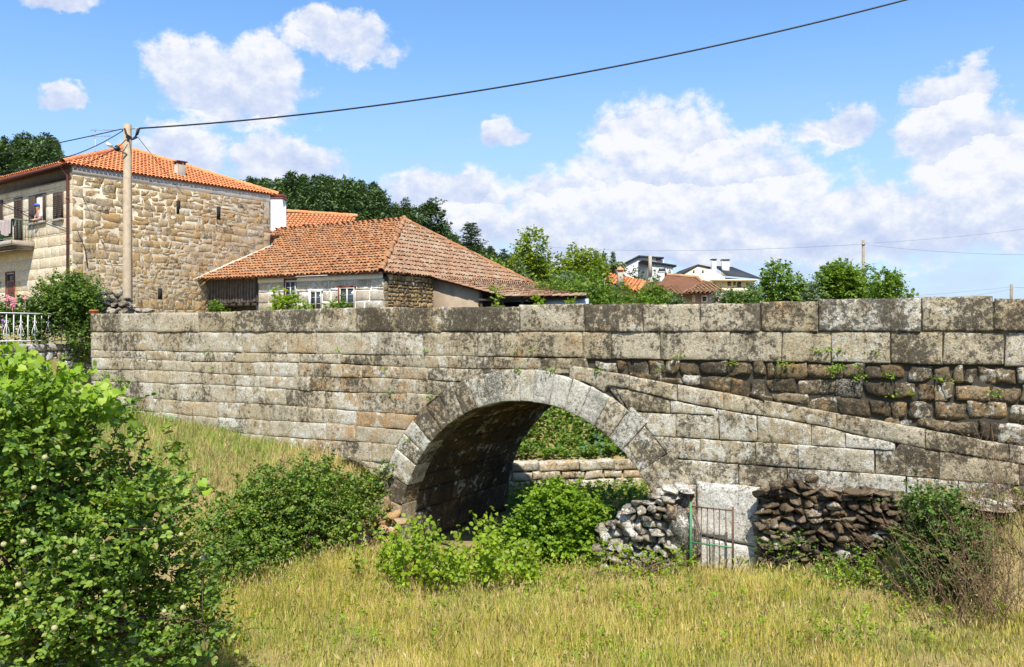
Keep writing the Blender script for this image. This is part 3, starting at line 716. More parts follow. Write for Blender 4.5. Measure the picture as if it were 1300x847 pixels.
mb = MB(); mb.rbox(HC + HN * -.2 + HF * .035 + Z * 9.95, HF * LF, HN * .235, Z * .5, .01); mb.build('eave_shadow_frieze', plain('eave_shadow_brown', (.33, .25, .17), .9, .3, 4), big)  # band under the eaves, its brown colour paints in the eave shadow
mb = MB(); mb.box(HC + HF * LF + HN * -.1 + Z * (GZ - 1.5), HF * .1, HN * -8.6, Z * (EZ - GZ + 1.45)); mb.box(HC + HS * LS + Z * (GZ - 1.5) + HF * .1, HF * (LF - .1), HS * -.12, Z * (EZ - GZ + 1.45))
mb.build('rear_wall', M['mortar_tan'], big)
def opening(h, kind, name, fmat):
    q0, q1, z0, z1 = h; w = q1 - q0; mb = MB(); P = lambda q, d, z: HC + HF * q + HN * d + Z * z
    mb.box(P(q0, -.04, z0), HF * w, HN * .012, Z * (z1 - z0)); pane = mb.build(name, M['black_room'] if kind != 'door' else M['door_red'], big)
    fr = MB(); f = .05
    for a, b, c, d in ((q0, z0, f, z1 - z0), (q1 - f, z0, f, z1 - z0), (q0 + f, z1 - f, w - 2 * f, f)): fr.box(P(a, -.02, b), HF * c, HN * .05, Z * d)
    fr.build('frame', fmat, pane)
    if kind != 'door':
        si = MB(); si.rbox(P(q0 - .06, -.03, z0 - .09), HF * (w + .12), HN * .14, Z * .085, .01)
        if h in (W_shut, W_open, W_shut2): si.build('sill', M['concrete'], pane)
    if kind == 'shut':
        for k in (0, 1):
            sh = MB(); a = q0 + .03 + k * (w / 2 - .02); ww = w / 2 - .04
            sh.rbox(P(a, .0, z0 + .02), HF * ww, HN * .045, Z * (z1 - z0 - .06), .008)
            for zz in np.arange(z0 + .1, z1 - .12, .075): sh.box(P(a + .05, .046, zz), HF * (ww - .1), HN * .016 , Z * .05)
            sh.build('shutter', M['shutter'], pane)
    if kind == 'open':
        for a, ww in ((q0 + w * .56, w * .42), (q0 + .02, w * .14)):
            sh = MB(); sh.rbox(P(a, .0, z0 + .02), HF * ww, HN * .04, Z * (z1 - z0 - .06), .008); sh.box(P(a + ww * .48, .041, z0 + .08), HF * .02, HN * .008, Z * (z1 - z0 - .2)); sh.build('shutter', M['shutter'], pane)
        c = MB(); c.box(P(q0 + w * .42, -.022, z0 + .1), HF * w * .1, HN * .008, Z * (z1 - z0 - .2)); c.build('curtain', M['white_paint'], pane)
    if kind == 'door':
        pn = MB()
        for k in range(2): pn.rbox(P(q0 + .12, -.026, z0 + .15 + k * .85), HF * (w - .24), HN * .025, Z * .7, .01)
        pn.build('door_panel', M['door_red'], pane)
        gl = MB(); gl.box(P(q0 + .09, -.03, z1 - .38), HF * (w - .18), HN * .02, Z * .28); gl.build('fanlight', M['glass'], pane)
    return pane
opening(W_shut, 'shut', 'window', M['shutter']); opening(W_shut2, 'shut', 'window', M['shutter']); opening(D_balc, 'shut', 'balcony_door', M['shutter']); opening(D_balc2, 'shut', 'balcony_door', M['shutter'])
opening(W_open, 'open', 'window', M['shutter']); opening(D_low, 'door', 'door', M['door_red'])
# balcony
bq0, bz = frontp(44.5, 312); bz = frontp(22, 310)[1]; bq1 = 9.0; bd = .85
mb = MB(); mb.rbox(HC + HF * bq0 + HN * .02 + Z * (bz - .2), HF * (bq1 - bq0), HN * bd, Z * .2, .02)
mb.rbox(HC + HF * (bq0 + .12) + HN * .02 + Z * (bz - .36), HF * (bq1 - bq0 - .2), HN * (bd - .25), Z * .158, .02)
bal = mb.build('balcony', M['concrete'], big)
mb = MB(); P = lambda q, d, z: HC + HF * q + HN * d + Z * z; zt = bz + .82
mb.tube([P(bq0 + .05, .03, zt), P(bq0 + .05, bd - .03, zt)], .022); mb.tube([P(bq0 + .05, bd - .03, zt), P(bq1, bd - .03, zt)], .022)
mb.tube([P(bq0 + .05, bd - .03, bz + .08), P(bq1, bd - .03, bz + .08)], .016)
for q in np.arange(bq0 + .05, bq1, .12): mb.tube([P(q, bd - .03, bz), P(q, bd - .03, zt)], .009, 5)
for d in np.arange(.1, bd - .05, .12): mb.tube([P(bq0 + .05, d, bz), P(bq0 + .05, d, zt)], .009, 5)
mb.build('railing', M['green_panel'], bal)
mb = MB()
for q in np.arange(bq0 + .1, bq1 - .2, .62): mb.box(P(q, bd - .055, bz + .12), HF * .58, HN * .012, Z * .62)
mb.build('infill_panel', M['green_panel'], bal)
# hip roof
rg = np.random.default_rng(31); ov = .38; er = EZ - .06
Cc = HC + HN * ov + HM * .06; Cb = HC + HS * LS + HM * .06 + HS * ov; Cf = HC + HF * LF + HN * ov; Cr = HC + HS * (LS + ov) + HF * LF
run = LS / 2; apex = HC + HS * run + HF * run + Z * (EZ + 1.86); apex2 = HC + HS * run + HF * (LF - run) + Z * (EZ + 1.86); ez = Z * er
mb, ub = MB(), MB()
tile_slope(mb, ub, [Cc + ez, Cb + ez, apex], HS, rg, cw=.165, rl=.34, rad=.068, jit=.004); tile_slope(mb, ub, [Cf + ez, Cc + ez, apex, apex2], -HF, rg, cw=.165, rl=.34, rad=.068, jit=.004)
tile_slope(mb, ub, [Cb + ez, Cr + ez, apex2, apex], HF, rg, cw=.3, jit=.004); ub.poly([Cr + ez - Z * .03, Cf + ez - Z * .03, apex2 - Z * .03])
for a, b in ((Cc + ez, apex), (Cb + ez, apex), (apex, apex2)): ridge_tiles(mb, a + Z * .05, b + Z * .05, rg, .12, .4, .003)
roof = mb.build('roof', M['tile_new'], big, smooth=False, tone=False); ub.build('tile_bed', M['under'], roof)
mb = MB(); mb.rbox(HC + HN * -.02 + HF * .02 + Z * (er - .11), HF * LF, HN * (ov + .02), Z * .07, .01); mb.tube([HC + HN * (ov + .04) + HF * 0 + Z * (er - .07), HC + HN * (ov + .04) + HF * LF + Z * (er - .07)], .05, 8)
mb.build('eaves_board', M['pipe'], roof)
ch = px(232, 215, 36.3); zc = ch[2]
mb = MB(); b0 = ch - Z * .7 - HS * .2; mb.rbox(b0, HS * .34, HF * .32, Z * .92, .01); chim = mb.build('chimney', M['concrete'], roof)
mb = MB(); mb.rbox(b0 - HS * .06 - HF * .06 + Z * 1.0, HS * .46, HF * .44, Z * .05, .01)
for a in (0, .28):
    for b in (0, .26): mb.box(b0 + HS * a + HF * b + Z * .92, HS * .06, HF * .06, Z * .08)
mb.build('chimney_cap', M['pipe'], chim)
fin = MB(); fin.tube([apex + Z * .1, apex + Z * .25, apex + Z * .32, apex + Z * .72], [.1, .08, .05, .01], 8); fin.build('finial', M['tile_new'], roof)
dp = MB(); q = HC + HN * .09 + HF * .14; dp.tube([q + HN * .25 + Z * (er - .1), q + Z * (er - .4), q + Z * (GZ - .5)], .048, 8)
for z in (6., 7.6, 9.2): dp.tube([q + Z * z, q + Z * (z + .06)], .065, 8)
dp.build('downpipe', M['pipe'], big, smooth=True)
pl = MB(); qq, zz = frontp(1.5, 365); pl.box(HC + HF * qq + HN * .03 + Z * zz, HF * .28, HN * .02, Z * .22); pl.build('door_plaque', M['blue_white'], big)
wl = MB(); a = frontp(0, 256); b = frontp(60, 281); c = frontp(88, 291)
ptsw = [HC + HF * a[0] + HN * .06 + Z * a[1], HC + HF * b[0] + HN * .06 + Z * b[1], HC + HF * c[0] + HN * .06 + Z * c[1]]
c2 = sidep(97, 292); d2 = sidep(110, 340); ptsw2 = [HC + HS * c2[0] + HM * .06 + Z * c2[1], HC + HS * (c2[0] + .3) + HM * .06 + Z * (c2[1] - .7), HC + HS * d2[0] + HM * .06 + Z * d2[1]]
wl.tube(ptsw, .014, 5); wl.tube(ptsw2, .012, 5); wl.build('wall_cable', M['cable'], big)

# person leaning out of the open window
wq = (W_open[0] + W_open[1]) / 2 + .0; ws_ = W_open[2]
ps = px(49.5, 277, 33.7); q_, z_ = frontp(49.5, 277)
pbase = HC + HF * q_ + Z * ws_
man = thing('person', 'person in a blue cap and pale top leaning on the sill of the open window', 'person', pbase)
def skin_body(name, pts, edges, rad, mat, parent, sub=2):
    me = bpy.data.meshes.new(name); o_ = origin_of(parent)
    me.from_pydata([tuple(np.asarray(p, float) - o_) for p in pts], edges, []); me.materials.append(mat)
    o = bpy.data.objects.new(name, me); COL.objects.link(o); o.parent = parent; LOC[o.name] = np.zeros(3)
    m1 = o.modifiers.new('skin', 'SKIN'); m1.use_smooth_shade = True
    sv = me.skin_vertices[0].data
    for i, rr in enumerate(rad): sv[i].radius = (rr, rr) if np.isscalar(rr) else rr
    sv[0].use_root = True
    m2 = o.modifiers.new('smooth', 'SUBSURF'); m2.levels = sub; m2.render_levels = sub
    return o
PP = lambda q, d, z: pbase + HF * q + HN * d + Z * z          # q to the viewer's left, d outwards, z above the sill
skin_body('body', [PP(0, -.28, -.28), PP(0, -.18, -.02), PP(0, -.08, .22), PP(0, .0, .36), PP(0, .03, .43), PP(0, .06, .53), PP(0, .075, .62),
                   PP(.17, -.03, .31), PP(.23, .05, .1), PP(.1, .2, .05), PP(.02, .25, .05), PP(-.17, -.03, .31), PP(-.22, .06, .1), PP(-.05, .22, .04), PP(.03, .25, .045)],
          [(0, 1), (1, 2), (2, 3), (3, 4), (4, 5), (5, 6), (3, 7), (7, 8), (8, 9), (9, 10), (3, 11), (11, 12), (12, 13), (13, 14)],
          [.15, .15, .16, .11, .052, .088, .085, .065, .05, .036, .03, .065, .05, .036, .03], M['skin'], man)
for k, (bq, sg) in enumerate(((.02, 1), (.03, 1))):
    for i in range(4):
        a = PP(bq, .25 + .0 * k, .05); b = PP(bq + .05 + .01 * i, .245 + .018 * (i - 1.5), .055 - .002 * i + k * .03); c = PP(bq + .085 + .006 * i, .24 + .02 * (i - 1.5), .04 + k * .03)
        skin_body('finger', [a, b, c], [(0, 1), (1, 2)], [.011, .01, .008], M['skin'], man, 1)
    skin_body('thumb', [PP(bq, .25, .05), PP(bq + .01, .28, .075), PP(bq + .04, .29, .075)], [(0, 1), (1, 2)], [.012, .011, .009], M['skin'], man, 1)
skin_body('shirt', [PP(0, -.28, -.27), PP(0, -.18, -.02), PP(0, -.08, .22), PP(0, .0, .355), PP(.175, -.03, .31), PP(.235, .03, .16), PP(-.175, -.03, .31), PP(-.225, .04, .16)],
          [(0, 1), (1, 2), (2, 3), (3, 4), (4, 5), (3, 6), (6, 7)], [.165, .165, .175, .122, .082, .072, .082, .072], M['shirt'], man)
mb = MB(); hd = PP(0, .072, .585); mb.ball(hd + Z * .06, (.105, .112, .085), 12, 8); brim = [hd + HN * .06 + HF * x + Z * .045 for x in (-.09, .09)] + [hd + HN * .19 + HF * x + Z * .02 for x in (.06, -.06)]
mb.poly(brim, Z * .012); mb.build('cap', M['cap'], man, smooth=False)
for x in (-.035, .035): mb = MB(); mb.ball(hd + HN * .088 + HF * x + Z * .0, (.012, .012, .01), 6, 4); mb.build('eye', M['black_room'], man)
mb = MB(); mb.ball(hd + HN * .098 - Z * .025, (.014, .02, .022), 6, 5); mb.build('nose', M['skin'], man)
mb = MB(); mb.ball(hd + HN * .084 - Z * .065, (.024, .012, .007), 6, 4); mb.build('mouth', M['door_red'], man)

# blanket over the balcony rail
bq = bq0 + .25; zt = bz + .82; nx, ny = 26, 14; Vv = []
for i in range(nx):
    for j in range(ny):
        u = i / (nx - 1); v = j / (ny - 1); ln = -.3 + v * (.78 + .22 * math.sin(u * 4 + .6) )
        q = bq0 + .0 + u * 1.45; wv_ = .03 * math.sin(u * 26) * (v + .2)
        if ln < 0: p = (bd - .03 - .09 * min(1, -ln * 9) + 0 * wv_, zt + .035 + ln)
        else: p = (bd - .03 + .06 + .03 * v + wv_, zt + .035 - ln)
        Vv.append(HC + HF * q + HN * p[0] + Z * (p[1] + .02 * math.sin(u * 9)))
i = np.arange(nx - 1)[:, None] * ny; j = np.arange(ny - 1)[None]
tag(obj('blanket', np.array(Vv), [np.stack([i + j, i + ny + j, i + ny + j + 1, i + j + 1], -1).reshape(-1, 4)], M['blanket'], loc=Vv[0], smooth=True), 'pale grey blanket hanging over the balcony railing beside the open window', 'blanket')
an = px(121, 197, 40); mb = MB(); mb.tube([an - Z * 1.2, an + Z * 1.25], .018, 6)
for z, l in ((1.15, .5), (.85, .38)):
    mb.tube([an + Z * z - HS * .2, an + Z * (z + .12) + HS * l * 1.6 - HF * .3], .012, 5)
    for k in range(6): c = an + Z * (z + .02 * k) + HS * (k * .14 - .15) - HF * .05 * k; mb.tube([c - HF * .2, c + HF * .2], .007, 4)
tag(mb.build('tv_antenna', M['metal_grey'], loc=an - Z * 1.2), 'thin metal television antenna standing on the ridge of the orange roof', 'antenna')

# ------------------------------------------------------------------ low farmhouse behind the parapet
K = px(487, 421.5, 31.4) * np.array([1, 1, 0]); KP = np.array([.496, .868, 0.]); KG = 3.2; KE = EYE + 2.2
def k(u, p, z): return K + U * u + KP * p + Z * z
farm = thing('farmhouse', 'long low stone farmhouse with a weathered brown tiled hip roof and a lean-to', 'house', K + Z * KG)
def farmp(x, y):
    kk = (x - 650) / F; q = (kk * K[1] - K[0]) / (-U[0] + kk * U[1]) ; d = K[1] - q * U[1]
    return q, EYE + (YH - y) / F * d                                   # q metres left of the corner
fl = 9.7; FN = -KP
gq0, gq1 = farmp(328, 370)[0], 9.6
wins = [rect(farmp, 363, 356, 376, 384), rect(farmp, 394.5, 370, 408.5, 394), rect(farmp, 432, 365.5, 450.5, 394)]
fmap = plane_map(K, -U, FN); S = Stones(fmap, 41)
lv = sorted({KG, KE - .22} | {round(g, 3) for h in wins for g in h[2:]}); rows = []
for b0, b1 in zip(lv[:-1], lv[1:]): rows += list(np.linspace(b0, b1, max(1, round((b1 - b0) / .42)) + 1)[:-1])
rows.append(KE - .22)
courses(S, .0, gq0, rows, (.45, 1.0), lambda r, a, b: (r.uniform(0, .35), r.uniform(-.2, .12), r.uniform(0, .3)), wins, rnd=.015, gap=.022, depth=.06, res=.2, rough=.006)
S.build('front_wall', M['farm_ashlar'], farm, smooth=True)
mb = MB(); mb.box(k(-gq0, -.0 + .02, KG - .5), U * (gq0 - .08), KP * .3, Z * (KE - KG + .35)); mb.box(k(-gq0, -.03, KE - .22), U * (gq0 - .05), KP * .05, Z * .2)
mb.build('lime_joint', M['white_joint'], farm)
mb = MB(); mb.box(k(-fl - 3, 1.6, KG - .5), U * (fl + 3 - gq0 + .2), KP * .3, Z * (KE - KG + .9)); mb.build('gallery_back', M['mortar_tan'], farm)
for h in wins:
    P = lambda q, d, z: K - U * q + FN * d + Z * z; q0, q1, z0, z1 = h; w = q1 - q0
    mb = MB(); mb.box(P(q0, .005, z0), -U * w, FN * .01, Z * (z1 - z0)); pn = mb.build('window', M['glass'], farm)
    mb = MB()
    for a, b, c, d in ((q0, z0, .035, z1 - z0), (q1 - .035, z0, .035, z1 - z0), (q0 + .035, z1 - .035, w - .07, .035), (q0 + w / 2 - .025, z0, .05, z1 - z0 - .035)): mb.box(P(a, .016, b), -U * c, FN * .03, Z * d)
    for zz in np.linspace(z0, z1, 4)[1:-1]: mb.box(P(q0 + .06, .018, zz), -U * (w / 2 - .1), FN * .02, Z * .016); mb.box(P(q0 + w / 2 + .04, .018, zz), -U * (w / 2 - .1), FN * .02, Z * .016)
    mb.build('frame', M['aged_paint'], pn)
    mb = MB(); mb.box(P(q1, .005, z0), -U * .07, FN * .05, Z * (z1 - z0 + .07)); mb.box(P(q0 - .07, .004, z1 + .004), -U * (w + .14), FN * .04, Z * .07); mb.build('surround', M['door_red'] if h is not wins[1] else M['white_paint'], pn)
# timber gallery at the left end, in the shade of the eaves
gz = farmp(300, 384)[1]; r = np.random.default_rng(42); mb = MB(); x = gq0 + .35
while x < gq1 - .1:
    w = r.uniform(.13, .2); mb.rbox(K - U * x + FN * r.uniform(-.25, -.23) + Z * (gz + r.uniform(-.05, .05)), -U * (w - .014), FN * .03, Z * (KE - gz + .05), .005); x += w
gal = mb.build('plank_gallery', M['wood_grey'], farm)
mb = MB(); mb.box(K - U * gq0 + FN * -.36 + Z * (gz - .16), -U * (gq1 - gq0), FN * .2, Z * .12)
for q in np.arange(gq0 + .1, gq1, .42): mb.box(K - U * q + FN * -1.5 + Z * (gz - .04), -U * .1, FN * 1.42, Z * .1)
mb.rbox(K - U * (gq0 + .12) + FN * -.3 + Z * KG, -U * .16, FN * .16, Z * (KE - KG), .01)
mb.build('gallery_beam', M['wood_dark'], gal)
# end wall: brown rubble
S = Stones(plane_map(K, KP, U), 43)
rubble(S, .3, 3.2, KG, KE - .02, (.12, .24), (.15, .42), lambda r, a, b: (r.uniform(-.2, .1), r.uniform(0, .3), r.uniform(0, .6)), (), .5, rnd=.05, gap=.012, jit=.03, depth=.08, res=.12, round_=.5)
courses(S, .0, .3, list(np.arange(KG, KE, .36)), (.3, .32), lambda r, a, b: (.3, 0, .2), rnd=.02, gap=.01, depth=.08, res=.15)
S.build('end_wall', M['farm_rubble'], farm, smooth=True)
mb = MB(); mb.box(k(-.3, 0.02, KG - .5), U * .27, KP * 11.7, Z * (KE - KG + .35)); mb.box(k(-fl, 11.4, KG - .5), U * fl, KP * .3, Z * (KE - KG + .35)); mb.build('wall_core', M['mortar_dark'], farm)
# main roof
rg = np.random.default_rng(44); R2 = k(-3.5, 5.9, EYE + 5.01); o_ = .28; er = KE + .0
E0 = k(.1, -o_, er); EL = k(-9.66, -o_, er); EB = k(.1, 11.9, er); RL = R2 - U * 3.6
RL = k(-7.15, 5.9, EYE + 5.01); wl_ = k(-9.66 + .0, -o_, er)
mb, ub = MB(), MB()
RL = k(-11.75, 5.9, EYE + 5.01); zr = lambda p: er + (p + o_) / (5.9 + o_) * (EYE + 5.01 - er); rc = k(-9.15, 3.45, zr(3.45)); front_poly = [wl_, E0, R2, RL, k(-11.75, 3.5, zr(3.5)), rc]
tile_slope(mb, ub, front_poly, U, rg, cw=.175, rl=.33, rad=.075, jit=.015)
m2_, dum = MB(), MB()
tile_slope(m2_, ub, [E0, EB, R2], KP, rg, cw=.175, rl=.33, rad=.075, jit=.015)
tile_slope(mb, ub, [EB, k(-11.7, 11.9, er), RL, R2], -U, rg, cw=.3, jit=.02)
for a, b in ((E0, R2), (EB, R2), (R2, RL)): ridge_tiles(mb, a + Z * .04, b + Z * .04, rg, .11, .38, .016)
fr = mb.build('roof', M['tile_old'], farm, tone=False); m2_.build('hip_end_roof', M['tile_lichen'], farm, tone=False)
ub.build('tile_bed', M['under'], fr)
# flashing strip where the roof meets the tall house
mb = MB(); fa = HC + HS * 5.3 + HM * .05; 
mb.tube([wl_ + Z * .04 - U * .08, (wl_ + rc) / 2 + Z * .04 - U * .06, rc + Z * .04], .075, 6); mb.build('mortar_flashing', M['render_grey'], fr)
# lean-to
lean = MB(); lub = MB(); rg = np.random.default_rng(45)
near = [k(-.1, 2.95, KE + .05), k(3.4, 2.95, EYE + 1.36), k(6.8, 2.95, EYE + 1.3)]; far_ = [k(-.1, 10.4, KE + .12), k(2.6, 8.9, EYE + 1.82), k(4.7, 7.0, EYE + 1.52)]
for a, b, c, d in ((near[0], near[1], far_[1], far_[0]), (near[1], near[2], far_[2], far_[1])):
    nrm = np.cross(b - a, d - a); nrm /= np.linalg.norm(nrm)
    nu = int(np.linalg.norm(d - a) / .2); nv = max(2, int(np.linalg.norm(b - a) / .32))
    lub.add([a - nrm * .04, b - nrm * .04, c - nrm * .04, d - nrm * .04], [[[0, 1, 2, 3]]])
    th = np.linspace(0, math.pi, 6)
    for iu in range(nu + 1):
        for iv in range(nv):
            u = (iu + rg.normal(0, .06)) / nu; v0 = iv / nv; v1 = (iv + 1.2) / nv
            if rg.random() < .02: continue
            p = a + (d - a) * u; q = b + (c - b) * u; o0 = p + (q - p) * v1; o1 = p + (q - p) * v0
            g = o1 - o0; e = (d - a) / np.linalg.norm(d - a) + .5 * (c - b) / np.linalg.norm(c - b); e /= np.linalg.norm(e); e = e + (g / np.linalg.norm(g)) * rg.normal(0, .05)
            Vt = []
            for base, rr, up in ((o0, .095, .03 + rg.normal(0, .006)), (o1, .078, 0)):
                for t_ in th: Vt.append(base + e * math.cos(t_) * rr + nrm * (math.sin(t_) * rr * .85 + up) * (1 if nrm[2] > 0 else -1))
            lean.add(Vt, [[[i, i + 1, i + 7, i + 6] for i in range(5)]])
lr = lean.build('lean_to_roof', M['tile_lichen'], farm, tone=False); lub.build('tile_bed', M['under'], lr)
mb = MB(); A, B = k(.0, 3.18, 0), k(2.15, 3.18, 0)
mb.poly([A + Z * (KG - .5), B + Z * (KG - .5), B + Z * (EYE + 1.6), A + Z * (KE - .06)], KP * .22); mb.build('cement_wall', M['cement_wall'], farm)
mb = MB(); mb.box(k(5.0, 3.3, KG - .5), U * 1.7, KP * .2, Z * (EYE + 1.22 - KG + .5)); mb.box(k(2.15, 3.3, KG - .5), U * 2.9, KP * .15, Z * (EYE + .75 - KG + .5)); mb.build('blue_white_wall', M['blue_white'], farm)
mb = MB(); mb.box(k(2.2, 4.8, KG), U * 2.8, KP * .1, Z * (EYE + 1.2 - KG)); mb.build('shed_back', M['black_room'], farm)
for u in (2.25, 2.75, 3.2, 4.05, 4.9):
    mb = MB(); mb.rbox(k(u, 3.12, KG), U * .09, KP * .09, Z * (EYE + (1.36 if u > 3 else 1.5) - KG), .01); mb.build('post', M['wood_dark'], farm)
mb = MB(); mb.rbox(k(2.2, 3.05, EYE + 1.2), U * 4.6, KP * .1, Z * .09, .01); mb.build('eaves_beam', M['wood_dark'], farm)

# house with white chimney and orange roof, behind the farmhouse
oh = px(400, 421.5, 52) * np.array([1, 1, 0]); bh = thing('orange_roofed_house', 'house behind the farmhouse showing only an orange roof and a white chimney with dark cap', 'house', oh + Z * 3.5)
e0, e1, r0, r1 = px(352, 292, 50), px(462, 296, 50), px(356, 268, 55), px(448, 274, 55); rg = np.random.default_rng(50)
e0 = e0 - Z * .8; e1 = e1 - Z * .8
mb, ub = MB(), MB(); tile_slope(mb, ub, [e0, e1, r1, r0], e1 - e0, rg, cw=.25, rl=.42, rad=.1, jit=.006); ub.poly([r0, r1, r1 + KP * 5 - Z * 2.5, r0 + KP * 5 - Z * 2.5])
ridge_tiles(mb, r0, r1, rg, .14, .45); rf = mb.build('roof', M['tile_new'], bh, tone=False); ub.build('tile_bed', M['under'], rf)
mb = MB(); mb.box(e0 + KP * .5 - Z * 5, e1 - e0, KP * 8, Z * 4.9); mb.build('wall', M['white_wall'], bh)
c0 = px(343.5, 291, 42); mb = MB(); mb.rbox(c0 - Z * 4, np.array([.58, 0, 0]), np.array([0, .7, 0]), Z * 5.52, .01); wc = mb.build('chimney', M['white_wall'], bh)
mb = MB(); mb.rbox(c0 - np.array([.06, .06, 0]) + Z * 1.52, np.array([.72, 0, 0]), np.array([0, .82, 0]), Z * .06, .01); mb.poly([c0 + np.array([-.04, -.04, 1.58]), c0 + np.array([.62, -.04, 1.58]), c0 + np.array([.62, .74, 1.58]), c0 + np.array([-.04, .74, 1.58])], Z * .14); mb.build('chimney_cap', M['door_red'], wc)
mb = MB(); p = px(363, 291, 44); mb.tube([p - Z * 4, p + Z * 1.2], .03, 6); tag(mb.build('mast', M['pole_wood'], loc=p - Z * 4), 'short thin mast rising between the white chimney and the orange roof', 'mast')

# ------------------------------------------------------------------ distant houses on the right
def bx(mb, x0, y0, x1, y1, d, depth): a = px(x0, y1, d); b = px(x1, y0, d); mb.box(a, [b[0] - a[0], 0, 0], [0, depth, 0], [0, 0, b[2] - a[2]])
def win(house, x0, y0, x1, y1, d, mat=None, frame=True):
    a = px(x0, y1, d); b = px(x1, y0, d); w = b[0] - a[0]; h = b[2] - a[2]
    mb = MB(); mb.box(a - np.array([0, .012, 0]), [w, 0, 0], [0, .01, 0], [0, 0, h]); wn = mb.build('window', mat or M['glass'], house)
    if frame:
        mb = MB(); f = .09
        for o, ww, hh in ((a, f, h), (a + np.array([w - f, 0, 0]), f, h), (a + np.array([f, 0, h - f]), w - 2 * f, f), (a + np.array([f, 0, 0]), w - 2 * f, f)): mb.box(o - np.array([0, .05, 0]), [ww, 0, 0], [0, .036, 0], [0, 0, hh])
        mb.build('frame', M['white_paint'], wn)
# grey modern house
d = 95; g = thing('grey_house', 'distant grey white house with stepped dark flat pitched roofs above the trees', 'house', px(824, 421.5, d) * np.array([1, 1, 0]) + Z * 3.4)
mb = MB(); mb.poly([px(790, 395, d), px(833, 395, d), px(833, 325.5, d), px(811, 325.5, d), px(790, 336, d)], [0, 9, 0]); bx(mb, 833, 330, 843, 395, d + .4, 8)
mb.poly([px(828, 395, d - 3), px(854, 395, d - 3), px(854, 336.5, d - 3), px(828, 331, d - 3)], [0, 6, 0]); mb.build('wall', M['grey_wall'], g)
mb = MB(); mb.poly([px(784, 338, d - .3), px(811, 324, d - .3), px(843, 326.5, d - .3), px(843, 328.3, d - .3), px(811, 326.2, d - .3), px(784, 340, d - .3)], [0, 11, 0])
mb.poly([px(816, 329.5, d - 3.3), px(859, 336.5, d - 3.3), px(859, 338.6, d - 3.3), px(816, 331.6, d - 3.3)], [0, 8, 0]); mb.build('roof', M['slate'], g)
mb = MB(); bx(mb, 824, 325, 827.5, 352, d - 4.3, .6); mb.build('chimney', M['concrete'], g)
win(g, 802, 340, 806, 346, d); win(g, 835, 340, 846, 346, d - 3); win(g, 848.5, 340, 852, 346, d - 3, M['shutter'])
mb = MB(); bx(mb, 845, 346.5, 851, 348, d - 3.6, .7); mb.build('balcony', M['slate'], g)
# orange roofed cottage
d = 58; g = thing('orange_cottage', 'small cottage low among bushes with orange roof and a pale stone chimney', 'house', px(800, 421.5, d) * np.array([1, 1, 0]) + Z * 3.4)
rg = np.random.default_rng(52); mb, ub = MB(), MB(); tile_slope(mb, ub, [px(768, 358, d), px(812, 372, d - 2), px(820, 358, d + 3), px(769, 347, d + 4)], px(812, 372, d - 2) - px(768, 358, d), rg, cw=.28, rl=.45, rad=.11)
tile_slope(mb, ub, [px(800, 372, d - 3), px(838, 364, d - 1), px(842, 357, d + 4), px(800, 357, d + 2)], np.array([1., 0, 0]), rg, cw=.28, rl=.45, rad=.11)
rf = mb.build('roof', M['tile_new'], g, tone=False); ub.build('tile_bed', M['under'], rf)
mb = MB(); bx(mb, 772, 366, 838, 395, d + .5, 5); mb.build('wall', M['cream_wall'], g)
mb = MB(); bx(mb, 784.5, 343, 791, 366, d - 1.5, .4); c_ = mb.build('chimney', M['concrete'], g)
mb = MB(); a = px(783.5, 343, d - 1.6); mb.poly([a, a + [.46, 0, 0], a + [.46, .55, 0], a + [0, .55, 0]], [0, 0, .06]); tp = a + np.array([.23, .27, .3]); q = [a + [0, 0, .06], a + [.46, 0, .06], a + [.46, .55, .06], a + [0, .55, .06]]
mb.add(q + [tp], [[[0, 1, 4], [1, 2, 4], [2, 3, 4], [3, 0, 4]]]); mb.build('chimney_cap', M['tile_new'], c_)
# brown roofed pink house
d = 62; g = thing('pink_house', 'low pink walled house with a broad brown hipped tile roof and white windows', 'house', px(875, 421.5, d) * np.array([1, 1, 0]) + Z * 3.4)
rg = np.random.default_rng(53); mb, ub = MB(), MB()
tile_slope(mb, ub, [px(826, 373, d - 1), px(908, 371.5, d - 2), px(884, 352, d + 5), px(846, 349, d + 5)], np.array([1., 0, 0]), rg, cw=.3, rl=.45, rad=.12, jit=.012)
tile_slope(mb, ub, [px(868, 372, d - 3), px(921, 371, d - 3), px(906, 358, d + 1), px(893, 355, d + 1)], np.array([1., 0, 0]), rg, cw=.3, rl=.45, rad=.12, jit=.012)
ridge_tiles(mb, px(846, 349, d + 5), px(884, 352, d + 5), rg, .15, .5); ridge_tiles(mb, px(884, 352, d + 5), px(908, 371.5, d - 2), rg, .15, .5)
rf = mb.build('roof', M['tile_brown'], g, tone=False); ub.build('tile_bed', M['under'], rf)
mb = MB(); bx(mb, 836, 371, 918, 400, d, 6); mb.build('wall', M['pink_wall'], g)
win(g, 878.5, 374.5, 882.5, 384, d, M['white_paint']); win(g, 890, 375, 898, 384, d)
